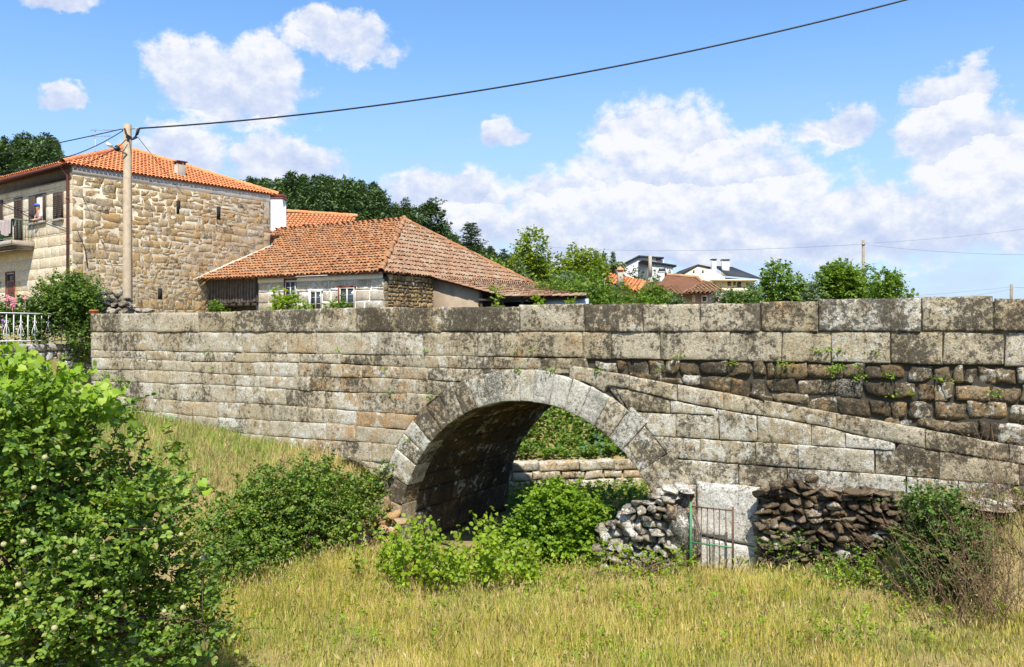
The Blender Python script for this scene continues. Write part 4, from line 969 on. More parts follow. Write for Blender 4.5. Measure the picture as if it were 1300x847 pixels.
# cream house with black roof
d = 82; g = thing('cream_house', 'cream rendered two storey house with black slate roof and two white chimneys', 'house', px(915, 421.5, d) * np.array([1, 1, 0]) + Z * 3.4)
mb = MB(); mb.poly([px(862, 400, d), px(905, 400, d), px(905, 348, d), px(899, 340, d), px(887, 336.5, d), px(862, 349.5, d)], [0, 8, 0]); mb.poly([px(903, 400, d - 3), px(957, 400, d - 3), px(957, 356, d - 3), px(921, 352.5, d - 3), px(903, 343, d - 3)], [0, 9, 0]); mb.build('wall', M['cream_wall'], g)
mb = MB(); mb.poly([px(860, 350.2, d - .12), px(886, 335.5, d - .12), px(904, 339.2, d - .12), px(904, 340.6, d - .12), px(886, 337, d - .12), px(860, 351.6, d - .12)], [0, 9, 0])
mb.poly([px(907, 339, d + 1), px(930, 340.5, d + 1), px(966, 354.5, d - 4), px(924, 350.5, d - 4)], [0, 0, .12]); mb.build('roof', M['slate'], g)
for x0, x1, yt in ((904.5, 909.5, 330), (917.5, 926, 330.5)):
    mb = MB(); bx(mb, x0, yt, x1, 350, d - 1.5, .6); c_ = mb.build('chimney', M['white_wall'], g)
    mb = MB(); bx(mb, x0 - .6, yt - 1.4, x1 + .6, yt - .1, d - 1.6, .8); mb.build('chimney_cap', M['slate'], c_)
for w in ((879.5, 343, 882, 347), (891, 343, 893.5, 347)): win(g, *w, d, frame=False)
for w in ((923.5, 357.5, 928, 363), (931, 357.5, 934, 362), (936, 358, 941, 365), (947, 359, 950, 362)): win(g, *w, d - 3, frame=False)
mb = MB(); bx(mb, 906, 354.6, 962, 356.2, d - 4.2, 1.6); bx(mb, 906, 366, 950, 371, d - 4.2, 1.1); mb.build('balcony', M['cream_wall'], g)

# ------------------------------------------------------------------ poles and wires
PB = px(162, 397, 28); pz = float(zw(PB[0], PB[1]))
pole = thing('utility_pole', 'tall square concrete utility pole with cables and a street lamp beside the stone house', 'pole', [PB[0], PB[1], pz])
mb = MB(); b = .125; t_ = .09; zt = px(162, 158, 28)[2]; c = np.array([PB[0], PB[1], 0])
lo = [c + [-b, -b, pz - .4], c + [b, -b, pz - .4], c + [b, b, pz - .4], c + [-b, b, pz - .4]]; hi = [c + [-t_, -t_, zt], c + [t_, -t_, zt], c + [t_, t_, zt], c + [-t_, t_, zt]]
mb.add(lo + hi, [[[4, 5, 6, 7], [0, 1, 5, 4], [1, 2, 6, 5], [2, 3, 7, 6], [3, 0, 4, 7]]]); mb.build('post', M['pole_concrete'], pole)
mb = MB(); a0, a1 = px(161, 196, 27.9), px(137, 183, 27.4); mb.tube([a0, a1], .028, 6); la = mb.build('lamp_arm', M['metal_grey'], pole)
mb = MB(); mb.tube([px(150, 190, 27.7), px(147, 187, 27.6)], [.09, .09], 8); mb.build('clamp', M['cable'], la)
mb = MB(); mb.tube([px(142, 186, 27.5), px(135.5, 182.5, 27.35)], [.05, .06], 8); mb.build('lamp_head', M['white_paint'], la)
mb = MB(); mb.tube([px(170, 176, 27.9), px(174, 170, 27.9), px(176, 163.5, 27.9)], .05, 6); mb.tube([px(160, 174, 27.85), px(168, 177, 27.85), px(174, 174, 27.85)], .035, 6)
mb.tube([px(158, 163, 27.85), px(161, 171, 27.85), px(167, 175, 27.85)], .03, 6); mb.build('cable_bundle', M['cable'], pole)
mb = MB(); mb.tube([px(154.5, 164.5, 28), px(159.5, 163, 28)], .04, 6); mb.tube([px(166, 163.5, 28), px(177, 163, 28)], .022, 6); mb.build('bracket', M['metal_grey'], pole)
def wire(name, pts, rad, label, sag=0., n=40):
    pts = [np.asarray(p, float) for p in pts]; out = []
    for a, b in zip(pts[:-1], pts[1:]):
        for u in np.linspace(0, 1, n): out.append(a + (b - a) * u - Z * sag * 4 * u * (1 - u))
    mb = MB(); far = name == 'distant_cable'; mb.tube(np.array(out), rad * (.6 if far else 1), 6); tag(mb.build(name, M['wire_grey' if far else 'cable'], loc=pts[0], smooth=True), label, 'cable')
A = px(177, 163, 27.9); B = np.array([11.5, 6.2, 8.3])
def proj(p): return 650 + F * p[0] / p[1], YH - F * (p[2] - EYE) / p[1]
wire('overhead_cable', [A, px(1330, -50, 24)], .026, 'thick black cable sweeping from the pole across the whole sky', .8, 90)
wire('overhead_cable', [px(156, 163.5, 28), px(-60, 206, 27)], .017, 'upper of the two long black cables leaving the pole towards the left edge', .05)
wire('overhead_cable', [px(156, 166, 28), px(93, 197, 27), px(-70, 232, 24)], .017, 'lower long black cable sloping from the pole down past the eaves', .06)
wire('service_cable', [px(160, 177, 27.8), px(146, 189, 27.7), px(94, 215, 31.7)], .014, 'short black service cable running from the pole to the house corner', .03)
wire('service_cable', [px(175, 174, 27.9), px(199, 205, 29.5), px(232, 246, 34)], .01, 'thin wire dropping from the pole in front of the orange roof', .0)
d = 52; p = px(1096, 380, d); rp = thing('wooden_pole', 'thin grey wooden pole standing among the green trees beyond the bridge', 'pole', [p[0], p[1], 3.4])
mb = MB(); mb.tube([[p[0], p[1], 3.2], px(1096, 305, d)], [.12, .09], 8); mb.build('post', M['pole_wood'], rp, smooth=True)
mb = MB(); mb.tube([px(1094.5, 310, d - .1), px(1098, 310, d - .1)], .05, 6); mb.build('insulator', M['metal_grey'], rp)
wire('distant_cable', [px(1096, 310, d), px(700, 314, 75)], .018, 'faint cable running left from the wooden pole above the far houses', .35)
wire('distant_cable', [px(1096, 310.5, d), px(1330, 324, 46)], .018, 'faint cable running right and slightly down from the wooden pole', .15)
wire('distant_cable', [px(1096, 309, d), px(1330, 287, 46)], .014, 'faint cable climbing right from the wooden pole', .12)
d = 62; p = px(1284, 380, d); rp2 = thing('wooden_pole', 'short pole top just showing above the parapet at the right edge', 'pole', [p[0], p[1], 3.4])
mb = MB(); mb.tube([[p[0], p[1], 3.2], px(1284, 361, d)], [.12, .1], 8); mb.build('post', M['pole_wood'], rp2, smooth=True)
for a, b, l in (((1284, 364), (1165, 375), 'upper low cable reaching the short pole from the left'), ((1284, 367), (1220, 377), 'lower low cable reaching the short pole from the left'), ((1284, 364), (1330, 366), 'low cable leaving the short pole to the right')):
    wire('distant_cable', [px(*a, d), px(*b, d - 4)], .02, l, .05)

# ------------------------------------------------------------------ loose stone walls and small masonry
def rock(mb, c, r, rng, n=5, tone=None, rough=.12, sq=.9):
    g = np.linspace(-1, 1, n + 1); V = []; Qs = []; key = {}
    for ax in range(3):
        for sg in (-1, 1):
            idx = np.zeros((n + 1, n + 1), int)
            for i, a in enumerate(g):
                for j, b in enumerate(g):
                    p = [0, 0, 0]; p[ax] = sg; p[(ax + 1) % 3] = a; p[(ax + 2) % 3] = b; kk = tuple(round(x, 3) for x in p)
                    if kk not in key: key[kk] = len(V); V.append(p)
                    idx[i, j] = key[kk]
            for i in range(n):
                for j in range(n):
                    q = [idx[i, j], idx[i + 1, j], idx[i + 1, j + 1], idx[i, j + 1]]; Qs.append(q if sg > 0 else q[::-1])
    V = np.array(V, float); ln = np.linalg.norm(V, axis=1)[:, None]; V = V / ln ** (1 - sq * .75)
    V /= np.abs(V).max()
    for f_, am in ((1.6, 1.), (3.5, .5), (7, .28)):
        ph = rng.uniform(0, 6.28, 3); dv = rng.normal(0, 1, (3, 3))
        V = V * (1 + rough * am * (np.sin(f_ * V @ dv[0] + ph[0]) * np.sin(f_ * V @ dv[1] + ph[1]))[:, None])
    for _ in range(9):
        dv = rng.normal(0, 1, 3); dv /= np.linalg.norm(dv); hcut = rng.uniform(.55, .85); V = V - np.maximum(0, V @ dv - hcut)[:, None] * dv
    a = rng.normal(0, .16, 3); ca, sa = np.cos(a), np.sin(a)
    Rz = np.array([[ca[2], -sa[2], 0], [sa[2], ca[2], 0], [0, 0, 1]]); Ry = np.array([[ca[1], 0, sa[1]], [0, 1, 0], [-sa[1], 0, ca[1]]]); Rx = np.array([[1, 0, 0], [0, ca[0], -sa[0]], [0, sa[0], ca[0]]])
    V = (V * np.asarray(r)) @ (Rz @ Ry @ Rx).T + np.asarray(c)
    mb.add(V, [np.array(Qs)], tone)
def drystone(mb, x0, x1, top, bot, d, rng, wpx, hpx, tone, layers=2, dd=.22):
    """courses of fieldstones between photo columns x0..x1, from bot(x) up to top(x)"""
    for L in range(layers):
        y = max(bot(x) for x in np.linspace(x0, x1, 9))
        while y > min(top(x) for x in np.linspace(x0, x1, 30)):
            hh = hpx * rng.uniform(.75, 1.3); x = x0 + rng.uniform(-.5, .3) * wpx
            while x < x1:
                w = wpx * rng.uniform(.55, 1.5); xm = x + w / 2; hj = hh * rng.uniform(.8, 1.15)
                if top(xm) <= y - hh * .55 and y - hh * .5 < bot(xm) + hh:
                    dist = d(xm) + dd * L + rng.uniform(-.06, .06); c = px(xm, y - hh / 2 + rng.uniform(-1.5, 1.5), dist); m_ = dist / F
                    rock(mb, c, (w * .56 * m_, .16 * rng.uniform(.8, 1.3), hj * .6 * m_), rng, 5, tone(rng))
                x += w
            y -= hh
r_ = np.random.default_rng(61)
# pale heap under the right haunch of the arch
mb = MB(); topL = lambda x: np.interp(x, [750, 765, 790, 812, 835, 862, 885], [690, 668, 650, 634, 624, 616, 612]); botL = lambda x: 722.
drystone(mb, 758, 846, topL, botL, lambda x: 14.42 - .0075 * (x - 820), r_, 14, 8.5, lambda r: (r.uniform(-.2, .5), r.uniform(.0, .5), r.uniform(0, .25)), 2)
mb.poly([px(x, topL(x) + 9, 14.53 - .0075 * (x - 820)) for x in range(766, 884, 9)] + [px(880, 735, 14.1), px(766, 735, 14.9)], [.03, .1, 0], (.15, .4, .5))
for x, y, w, h in ((856, 630, 27, 6.5), (868, 620, 20, 6), (846, 639, 22, 6)): rock(mb, px(x, y, 14.3 - .0075 * (x - 856)), (w / 150, .25, h / 155), r_, 5, (.45, .3, .1), .08, .95)
rock(mb, px(866, 672, 14.2), (.31, .2, .52), r_, 8, (.4, .5, .35), .1, 1.)
rock(mb, px(852, 655, 14.12), (.16, .15, .18), r_, 5, (.3, .3, .6), .12)
tag(mb.build('drystone_wall', M['boulder'], loc=px(820, 718, 14.2), smooth=False), 'crumbling pale drystone wall heaped against the arch beside the white slab', 'stone wall')
# mossy wall on the right
mb = MB(); topR = lambda x: np.interp(x, [955, 968, 992, 1015, 1040, 1075, 1110, 1150, 1180], [640, 622, 612, 614, 618, 622, 620, 626, 640]); botR = lambda x: 722.
dR = lambda x: 13.52 - .0056 * (x - 960)
drystone(mb, 966, 1178, topR, botR, dR, r_, 16, 8.5, lambda r: (r.uniform(-.3, .25) + (.35 if r.random() < .12 else 0), r.uniform(.1, .5), r.uniform(0, .5)), 2)
mb.poly([px(x, topR(x) + 8, dR(x) + .09) for x in range(972, 1176, 12)] + [px(1172, 735, dR(1172) + .09), px(972, 735, dR(972) + .09)], [.03, .08, 0], (.1, .3, .5))
for x, y, w, h in ((1008, 622, 30, 6), (1052, 625, 34, 6), (1100, 624, 28, 6.5)): rock(mb, px(x, y, dR(x) - .02), (w / 160, .2, h / 165), r_, 5, (0, .2, .2), .1, .9)
tag(mb.build('drystone_wall', M['mossy'], loc=px(1060, 718, 13.2), smooth=False), 'dark brown mossy drystone wall between the white slab and the right-hand shrub', 'stone wall')
mb = MB(); rock(mb, px(1031, 608, 13.05), (.105, .1, .1), r_, 7, (.1, .3, .3), .08, .1)
tag(mb.build('boulder', M['mossy'], loc=px(1031, 616, 13.05), smooth=True), 'single round brown stone lying on top of the mossy drystone wall', 'stone')
# white orthostat with a crack
S = Stones(plane_map(P0 + N * .12, U, N), 62); a0, a1 = s_at(884), s_at(966); am = s_at(905)
zt, zb0 = 1.67, .0
S.block(a0 + .02, a1, lambda x: .78 + .28 * (np.asarray(x) - am) * (np.asarray(x) < am + 9) * -.3, zt, (.5, .2, .25), rnd=.05, depth=.19, jit=.02)
S.block(am - .02, a1 - .02, zb0, lambda x: .765 + .28 * (np.asarray(x) - am) * -.3, (.5, -.2, .15), rnd=.03, depth=.19, jit=.02)
S.block(a0 + .0, am - .03, zb0, lambda x: .765 + .28 * (np.asarray(x) - am) * -.3, (.45, -.1, .2), prot=-.02, rnd=.03, depth=.19, jit=.02)
tag(S.build('granite_slab', M['slab'], loc=st((a0 + a1) / 2, .2, .1), smooth=True), 'upright cracked granite slab white with lichen behind the thin metal gate', 'stone slab')
gt = thing('metal_gate', 'thin rusty green metal gate of upright bars in front of the white slab', 'gate', st(s_at(915), .42, .15))
mb = MB(); q = st(s_at(888.5) - .03, .42, 0); mb.box(q + Z * .05, U * .032, N * .032, Z * 1.36); mb.build('gate_post', M['gate_green'], gt)
for x in (895, 902, 909.5, 917, 924.5, 932):
    mb = MB(); q = st(s_at(x) - .02 + RNG.normal(0, .004), .42, 0); mb.tube([q + Z * .1, q + Z * .8 + U * RNG.normal(0, .008), q + Z * 1.36], .008, 6); mb.build('bar', M['gate_rust'], gt)
mb = MB(); q = st(s_at(940) - .02, .42, 0); mb.box(q + Z * .2, U * .03, N * .03, Z * 1.2); mb.build('gate_stile', M['gate_rust'], gt)
for z in (.74, 1.33, .24):
    mb = MB(); mb.box(st(s_at(889) - .02, .432, z), U * (s_at(941) - s_at(889)), N * .012, Z * .022); mb.build('rail', M['gate_green'] if z == .74 else M['gate_rust'], gt)
# wall seen through the arch
a, b = px(600, 421.5, 24.0) * np.array([1, 1, 0]), px(880, 421.5, 25.0) * np.array([1, 1, 0]); e = (b - a) / np.linalg.norm(b - a); n_ = np.array([e[1], -e[0], 0])
S = Stones(plane_map(a, e, n_), 63)
courses(S, 0, 6.4, [-1.4, -1.0, -.62, -.33, -.04, .2, .48], (.5, 1.25), lambda r, a, b: (r.uniform(.1, .55), r.uniform(-.1, .22), r.uniform(0, .4)), rnd=.05, gap=.012, jit=.03, depth=.4, res=.1, rough=.02)
tag(S.build('stream_wall', M['bridge'], loc=a + e * 3 - Z * 1.2, smooth=True), 'sunlit granite block wall seen through the arch on the far side', 'stone wall')
# left retaining wall below the white railing
a, b = px(-90, 421.5, 22.3) * np.array([1, 1, 0]), px(128, 421.5, 27.6) * np.array([1, 1, 0]); WLa = a; Ln = np.linalg.norm(b - a); e = (b - a) / Ln; n_ = np.array([e[1], -e[0], 0]); RE, RN = e, n_
S = Stones(plane_map(a, e, n_), 64)
rubble(S, 0, Ln, 1.9, 3.62, (.13, .26), (.16, .5), lambda r, a, b: (r.uniform(.2, .75), r.uniform(-.1, .2), r.uniform(0, .3)), (), .55, rnd=.05, gap=.016, jit=.035, depth=.12, res=.12, round_=.5)
courses(S, 0, Ln, [3.62, 3.84], (.6, 1.2), lambda r, a, b: (.4, .1, .1), rnd=.03, gap=.01, depth=.3, res=.15)
rw = S.build('retaining_wall', M['boulder'], loc=a + e * Ln / 2 + Z * 2.2, smooth=True); tag(rw, 'pale rubble retaining wall below the white garden railing', 'stone wall')
mb = MB(); mb.box(a - n_ * .45 + Z * 1.7, e * Ln, n_ * .36, Z * 2.08); mb.build('mortar_bed', M['mortar_pale'], rw)
rail = thing('garden_railing', 'white wrought iron railing with scroll ornaments on the rubble retaining wall', 'railing', a + e * 3 + Z * 3.85 - n_ * .1)
f0 = a - n_ * .1; zb_, zt_ = 3.92, 4.73
for z in (zb_, zt_):
    mb = MB(); mb.box(f0 + Z * z, e * (Ln - .2), n_ * .035, Z * .035); mb.build('rail', M['white_paint'], rail)
kk = 0
for x in np.arange(.2, Ln - .2, .235):
    mb = MB(); p = f0 + e * x + n_ * .017; mb.box(p - e * .01 - n_ * .01 + Z * (zb_ - .07), e * .02, n_ * .02, Z * (zt_ - zb_ + .07)); mb.build('baluster', M['white_paint'], rail)
    if kk % 2:
        mb = MB(); zc_ = zb_ + .2
        for sg in (-1, 1):
            pts = [p + Z * (zt_ - .27), p + e * sg * .035 + Z * (zc_ + .26), p + e * sg * .09 + Z * (zc_ + .1), p + e * sg * .1 + Z * zc_]
            for th in np.linspace(0, 5.2, 12): pts.append(p + e * sg * (.06 + .04 * math.cos(th) * (1 - th / 9)) + Z * (zc_ - .04 * math.sin(th) * (1 - th / 9)))
            mb.tube(pts, .009, 5)
            th = np.linspace(0, 4.4, 8); mb.tube([p + e * sg * (.03 - .03 * math.cos(t)) + Z * (zt_ - .24 + .03 * math.sin(t)) for t in th], .009, 5)
        mb.build('scroll', M['white_paint'], rail)
    kk += 1
# rubble stub at the foot of the pole, ledges, terracotta pot
mb = MB(); drystone(mb, 122, 160, lambda x: np.interp(x, [120, 128, 150, 162], [392, 366, 372, 384]), lambda x: 415., lambda x: 26.8, r_, 10, 6.5, lambda r: (r.uniform(-.2, .3), r.uniform(.1, .5), r.uniform(0, .3)), 2, .25)
tag(mb.build('rubble_stub', M['boulder'], loc=px(140, 405, 26.8), smooth=False), 'broken stub of pale rubble wall at the foot of the tall concrete pole', 'stone wall')
mb = MB(); drystone(mb, 160, 182, lambda x: np.interp(x, [160, 170, 184], [374, 382, 394]), lambda x: 412., lambda x: 27.4, r_, 14, 5, lambda r: (r.uniform(-.2, .3), .3, .1), 1)
tag(mb.build('stone_pile', M['boulder'], loc=px(170, 405, 27.4), smooth=False), 'few flat stones piled right behind the concrete pole', 'stones')
pp = px(119.5, 402, 25.0); mb = MB(); prof = [(.0, .08), (.03, .085), (.15, .12), (.16, .135), (.2, .135)]
mb.tube([pp + Z * z for z, _ in prof], [q for _, q in prof], 14); tag(mb.build('flower_pot', M['terracotta'], loc=pp, smooth=False), 'small terracotta pot standing beside the dark shrub at the bridge end', 'pot')
mb = MB(); rock(mb, px(450, 584, 17.75), (.42, .2, .045), r_, 8, (.2, .3, .3), .05, 1.)
tag(mb.build('ledge_stone', M['boulder'], loc=px(450, 587, 17.75), smooth=True), 'long flat pale stone ledge at the foot of the wall left of the arch', 'stone')
for i, (x, y, w, h, d) in enumerate(((1215, 631, 46, 6, 12.0), (1285, 634, 40, 6, 11.75), (1250, 641, 60, 5, 11.6))):
    mb = MB(); rock(mb, px(x, y, d), (w / 185, .25, h / 185), r_, 8, (.3, .1, .5), .06, 1.)
    tag(mb.build('edging_stone', M['boulder'], loc=px(x, y + 6, d), smooth=True), ['flat stone on the earth ledge behind the shrub', 'flat stone on the earth ledge at the right edge', 'lower flat stone on the earth ledge above the dry stems'][i], 'stone', 'flat stones on the earth ledge')
mb = MB(); drystone(mb, 446, 497, lambda x: np.interp(x, [446, 470, 484, 498], [640, 628, 636, 650]), lambda x: 712., lambda x: 17.25 - .002 * (x - 470), r_, 19, 12, lambda r: (r.uniform(-.3, .2), r.uniform(-.3, 0), r.uniform(.2, .7)), 1)
tag(mb.build('stone_footing', M['sandy'], loc=px(470, 705, 17.2), smooth=False), 'sandy coloured rough stone footing under the left springing of the arch', 'stone wall')

# ------------------------------------------------------------------ vegetation
def unit(a): return a / (np.linalg.norm(a, axis=-1, keepdims=True) + 1e-9)
def leaves(pos, axis, nrm, size, shape='oval', wid=.5, fold=.18):
    """one small folded blade per leaf -> verts, faces"""
    n = len(pos); axis = unit(axis); side = unit(np.cross(axis, nrm)); up = np.cross(side, axis)
    size = np.broadcast_to(np.asarray(size, float), (n,))[:, None]
    if shape == 'kite': prof = [(0, 0, 0), (.45, wid, fold), (1, 0, -.05), (.45, -wid, fold)]; fc = [[0, 1, 2], [0, 2, 3]]
    elif shape == 'oval': prof = [(0, 0, 0), (.3, wid, fold), (.7, wid * .85, fold * .8), (1, 0, -.08), (.7, -wid * .85, fold * .8), (.3, -wid, fold)]; fc = [[0, 1, 2, 3], [0, 3, 4, 5]]
    elif shape == 'vine': prof = [(.1, 0, 0), (-.06, .3, .05), (.2, .55, .12), (.42, .47, .09), (.7, .42, .1), (.8, .22, .04), (1, 0, -.1), (.8, -.22, .04), (.7, -.42, .1), (.42, -.47, .09), (.2, -.55, .12), (-.06, -.3, .05)]; fc = [[0, i, i + 1] for i in range(1, 11)]
    else: prof = [(0, wid, 0), (1, 0, 0), (0, -wid, 0)]; fc = [[0, 1, 2]]
    m = len(prof); V = np.stack([pos + size * (axis * a + side * b + up * c) for a, b, c in prof], 1).reshape(-1, 3)
    f = (np.asarray(fc)[None] + (np.arange(n) * m)[:, None, None]).reshape(-1, len(fc[0]))
    return V, f
def shell(rng, centers, radii, n, inner=.45):
    """points through lumpy clumps, denser near their skins, with outward directions"""
    centers = np.asarray(centers, float); radii = np.asarray(radii, float)
    if radii.ndim == 1: radii = np.repeat(radii[:, None], 3, 1)
    wgt = np.prod(radii, 1) ** (2 / 3); idx = rng.choice(len(centers), n, p=wgt / wgt.sum())
    d = unit(rng.normal(0, 1, (n, 3))); rr = inner + (1 - inner) * rng.random(n) ** .55
    rr = rr * (1 + .16 * np.sin(5 * d[:, 0] + idx) * np.sin(6 * d[:, 2] + 2 * idx))
    return centers[idx] + d * radii[idx] * rr[:, None], d
def sprays(rng, base, d, per, length, size, shape='oval', wid=.45, upb=.5, spread=.9, curve=-.15):
    """short twigs starting at base, heading along d, each with alternating leaves"""
    T = len(base); L = length * rng.uniform(.5, 1.3, T)
    d = unit(d + np.array([0, 0, upb]) * .6 + rng.normal(0, .4, (T, 3)))
    fr = (np.arange(per) + .5) / per; sgn = np.where(np.arange(per) % 2, 1., -1.)
    side = unit(np.cross(d, rng.normal(0, 1, (T, 3)) * .35 + np.array([0, 0, 1.])))
    P = base[:, None] + d[:, None] * (L[:, None] * fr)[..., None] + np.array([0, 0, 1.]) * (curve * (fr ** 2) * L[:, None])[..., None]
    A = d[:, None] * .6 + side[:, None] * (sgn * spread)[None, :, None] + rng.normal(0, .25, P.shape)
    Nn = np.array([0, 0, 1.]) * upb * 2 + d[:, None] * .4 + rng.normal(0, .45, P.shape)
    sz = size * rng.uniform(.45, 1.4, (T, per)) * rng.uniform(.75, 1.2, (T, 1)) * (1 - .35 * fr[None] ** 3)
    return leaves(P.reshape(-1, 3), A.reshape(-1, 3), Nn.reshape(-1, 3), sz.ravel(), shape, wid)
def merge(parts):
    V = []; Fq = {}; n = 0
    for v, f in parts: V.append(v); Fq.setdefault(f.shape[1], []).append(f + n); n += len(v)
    return np.concatenate(V), [np.concatenate(x) for x in Fq.values()]
def limbs(mb, base, tips, r0, rng, bend=.15, n=8, r1=.2):
    base = np.asarray(base, float)
    for t in tips:
        t = np.asarray(t, float); L = np.linalg.norm(t - base); u = np.linspace(0, 1, n)[:, None]; off = rng.normal(0, bend * L, 3); off[2] = abs(off[2]) * .4
        mb.tube(base + (t - base) * u + off * np.sin(u * math.pi) * .5 + Z * (np.sin(u * math.pi) * L * .06), np.linspace(r0, r0 * r1, n), 6)
def bush(name, label, cat, base, centers, radii, twigs, per, tl, size, mat, seed, group=None, shape='oval', wid=.45, inner=.5, stem=None, part='foliage', upb=.5, canes=0, cl=.8):
    rng = np.random.default_rng(seed); t = thing(name, label, cat, base, group)
    p, d = shell(rng, centers, radii, twigs, inner); far = rng.random(len(p)) < .3; ext = np.asarray(radii).mean(); p = p + d * (far * rng.random(len(p)) ** 2 * ext * .7)[:, None] + ext * .22 * np.sin(p[:, [1, 2, 0]] * (4.5 / ext) + seed) * (d + [[0, 0, .3]])
    v, f = sprays(rng, p, d, per, tl, size, shape, wid, upb); fs = [f]
    if canes:
        p, d = shell(rng, centers, radii, canes, .7); d = d + [[0, 0, .35]]; v2, f2 = sprays(rng, p, d, 18, cl, size * .95, shape, wid, upb, .8, -.55); fs = [np.concatenate([f, f2 + len(v)])]; v = np.concatenate([v, v2])
    obj(part, v, fs, mat, t)
    mb = MB(); limbs(mb, base, list(centers)[:12], .03 if stem is None else stem, rng); mb.ball(base, .05 if stem is None else stem * 2, 8, 5); mb.build('stem', M['bark'], t, smooth=True, tone=False)
    return t
def tree(name, label, cat, base, top, crown, seed, leafn, size, mat, bark='bark', group=None, clump=.3, nclump=24, shape='kite', wid=.4, trunk_r=.16, low=.35):
    leafn = int(leafn * 1.5); size *= 1.15
    """crown: (rx, ry, rz) of the whole head; clumps of leaves spread through it with gaps between"""
    rng = np.random.default_rng(seed); base = np.asarray(base, float); t = thing(name, label, cat, base, group); rx, ry, rz = crown
    cc = np.array([base[0], base[1], top - rz]); d = unit(rng.normal(0, 1, (nclump, 3))); rr = rng.uniform(.35, .95, nclump)[:, None]
    cen = cc + d * rr * np.array([rx, ry, rz]); rad = clump * rng.uniform(.6, 1.15, nclump)[:, None] * np.array([rx, ry, rz * .85])
    p, dd = shell(rng, cen, rad, leafn // 4, .4); v, f = sprays(rng, p, dd, 4, size * 2.2, size, shape, wid, .5); z0 = np.percentile(v[:, 2], .5); z1 = np.percentile(v[:, 2], 99.6); zz = top - 2 * rz; v[:, 2] = zz + (v[:, 2] - z0) * (top - zz) / (z1 - z0); xw = np.percentile(np.abs(v[:, 0] - base[0]), 97); v[:, :2] = base[:2] + (v[:, :2] - base[:2]) * (rx / xw); obj('crown', v, [f], mat, t)
    mb = MB(); ft = base + Z * (top - base[2]) * low
    mb.tube([base - Z * .3, base + Z * .2, ft], [trunk_r * 1.35, trunk_r, trunk_r * .75], 8); limbs(mb, ft, cen[:9], trunk_r * .6, rng); limbs(mb, ft - Z * .3, cen[9:13], trunk_r * .4, rng)
    mb.build('trunk', M[bark], t, smooth=True, tone=False); return t
def W(x, y, d): return px(x, y, d)
def gbase(x, d): p = px(x, 421.5, d); return np.array([p[0], p[1], float(zw(p[0], p[1]))])

# --- pines: shared meshes, one object per tree
def pine_mesh(seed, kind):
    rng = np.random.default_rng(seed); h = 1.
    cen, rad = [], []
    if kind == 'umbrella':
        for i in range(15):
            a = rng.uniform(0, 6.28); q = rng.uniform(0, .2); z = rng.uniform(.62, .93); cen.append([q * math.cos(a), q * math.sin(a), z]); rad.append([.12, .12, .065])
    else:
        for i in range(34):
            z = .2 + .77 * (i / 33) ** .9; q = rng.uniform(.35, 1.) * .19 * (1 - max(0, z - .3) / .74) ** .8; a = i * 2.4 + rng.uniform(-.6, .6)
            cen.append([q * math.cos(a), q * math.sin(a), z]); rad.append(np.array([.085, .085, .042]) * (1.2 - .65 * z))
    p, d = shell(rng, cen, rad, 760, .35); v, f = sprays(rng, p, d, 4, .05, .042, 'kite', .28, .7, 1.1)
    mb = MB(); mb.tube([[0, 0, -.05], [.01, 0, .5], [0, .01, .9]], [.02, .014, .006], 6)
    for c in cen[:10]: mb.tube([[0, .0, c[2] - .08], [c[0] * .9, c[1] * .9, c[2]]], [.007, .003], 4)
    return (v, f), mb
T_SKY = lambda x: float(np.interp(x, *T_TOP))
rp = np.random.default_rng(71); protos = []
for k_ in range(5):
    (v, f), mb = pine_mesh(700 + k_, 'dense' if k_ < 4 else 'umbrella'); tv = np.concatenate(mb.v); n0 = len(v)
    o = obj('pine_tree', np.concatenate([v, tv]), [f] + [np.asarray(q) + n0 for q in mb.f], [M['l_pine'] if k_ != 2 else M['l_pine2'], M['bark']], loc=(0, 0, 0), fmat=np.concatenate([np.zeros(len(f))] + [np.ones(len(q)) for q in mb.f]))
    protos.append(o)
used = set()
spots = []
for _ in range(4000):
    x = rp.uniform(-70, 104) if rp.random() < .35 else rp.uniform(268, 700); d = rp.uniform(84, 165)
    p = px(x, 421.5, d); zb_ = float(hill_z(p[0], p[1])); h = rp.uniform(9, 14)
    lim = T_SKY(x) + rp.uniform(1, 10) if rp.random() < .85 else T_SKY(x) - rp.uniform(0, 5)
    ymin = YH - (zb_ + h - EYE) / d * F
    if ymin < lim: h = (YH - lim) / F * d + EYE - zb_
    if h < 5.5: continue
    if any((p[0] - a) ** 2 + (p[1] - b) ** 2 < 6.5 for a, b in spots): continue
    if YH - (zb_ + h - EYE) / d * F > (330 if x > 268 else 232): continue
    spots.append((p[0], p[1])); kk = int(rp.integers(0, 4)); o = protos[kk]
    if kk in used: o = o.copy(); COL.objects.link(o)
    used.add(kk); o.location = (p[0], p[1], zb_); o.scale = (h * rp.uniform(.75, 1.1),) * 2 + (h,); o.rotation_euler = (0, 0, rp.uniform(0, 6.28))
    if x < 200: tag(o, 'dark green pine in the dense clump on the hill beyond the large stone house', 'tree', 'pines beyond the large stone house')
    else: tag(o, 'dark green pine in the wood on the hill behind the farmhouse roof', 'tree', 'pines behind the farmhouse roof')
    if len(spots) > 285: break
for k_ in range(4):
    if k_ not in used: bpy.data.objects.remove(protos[k_])
bpy.data.objects.remove(protos[4])
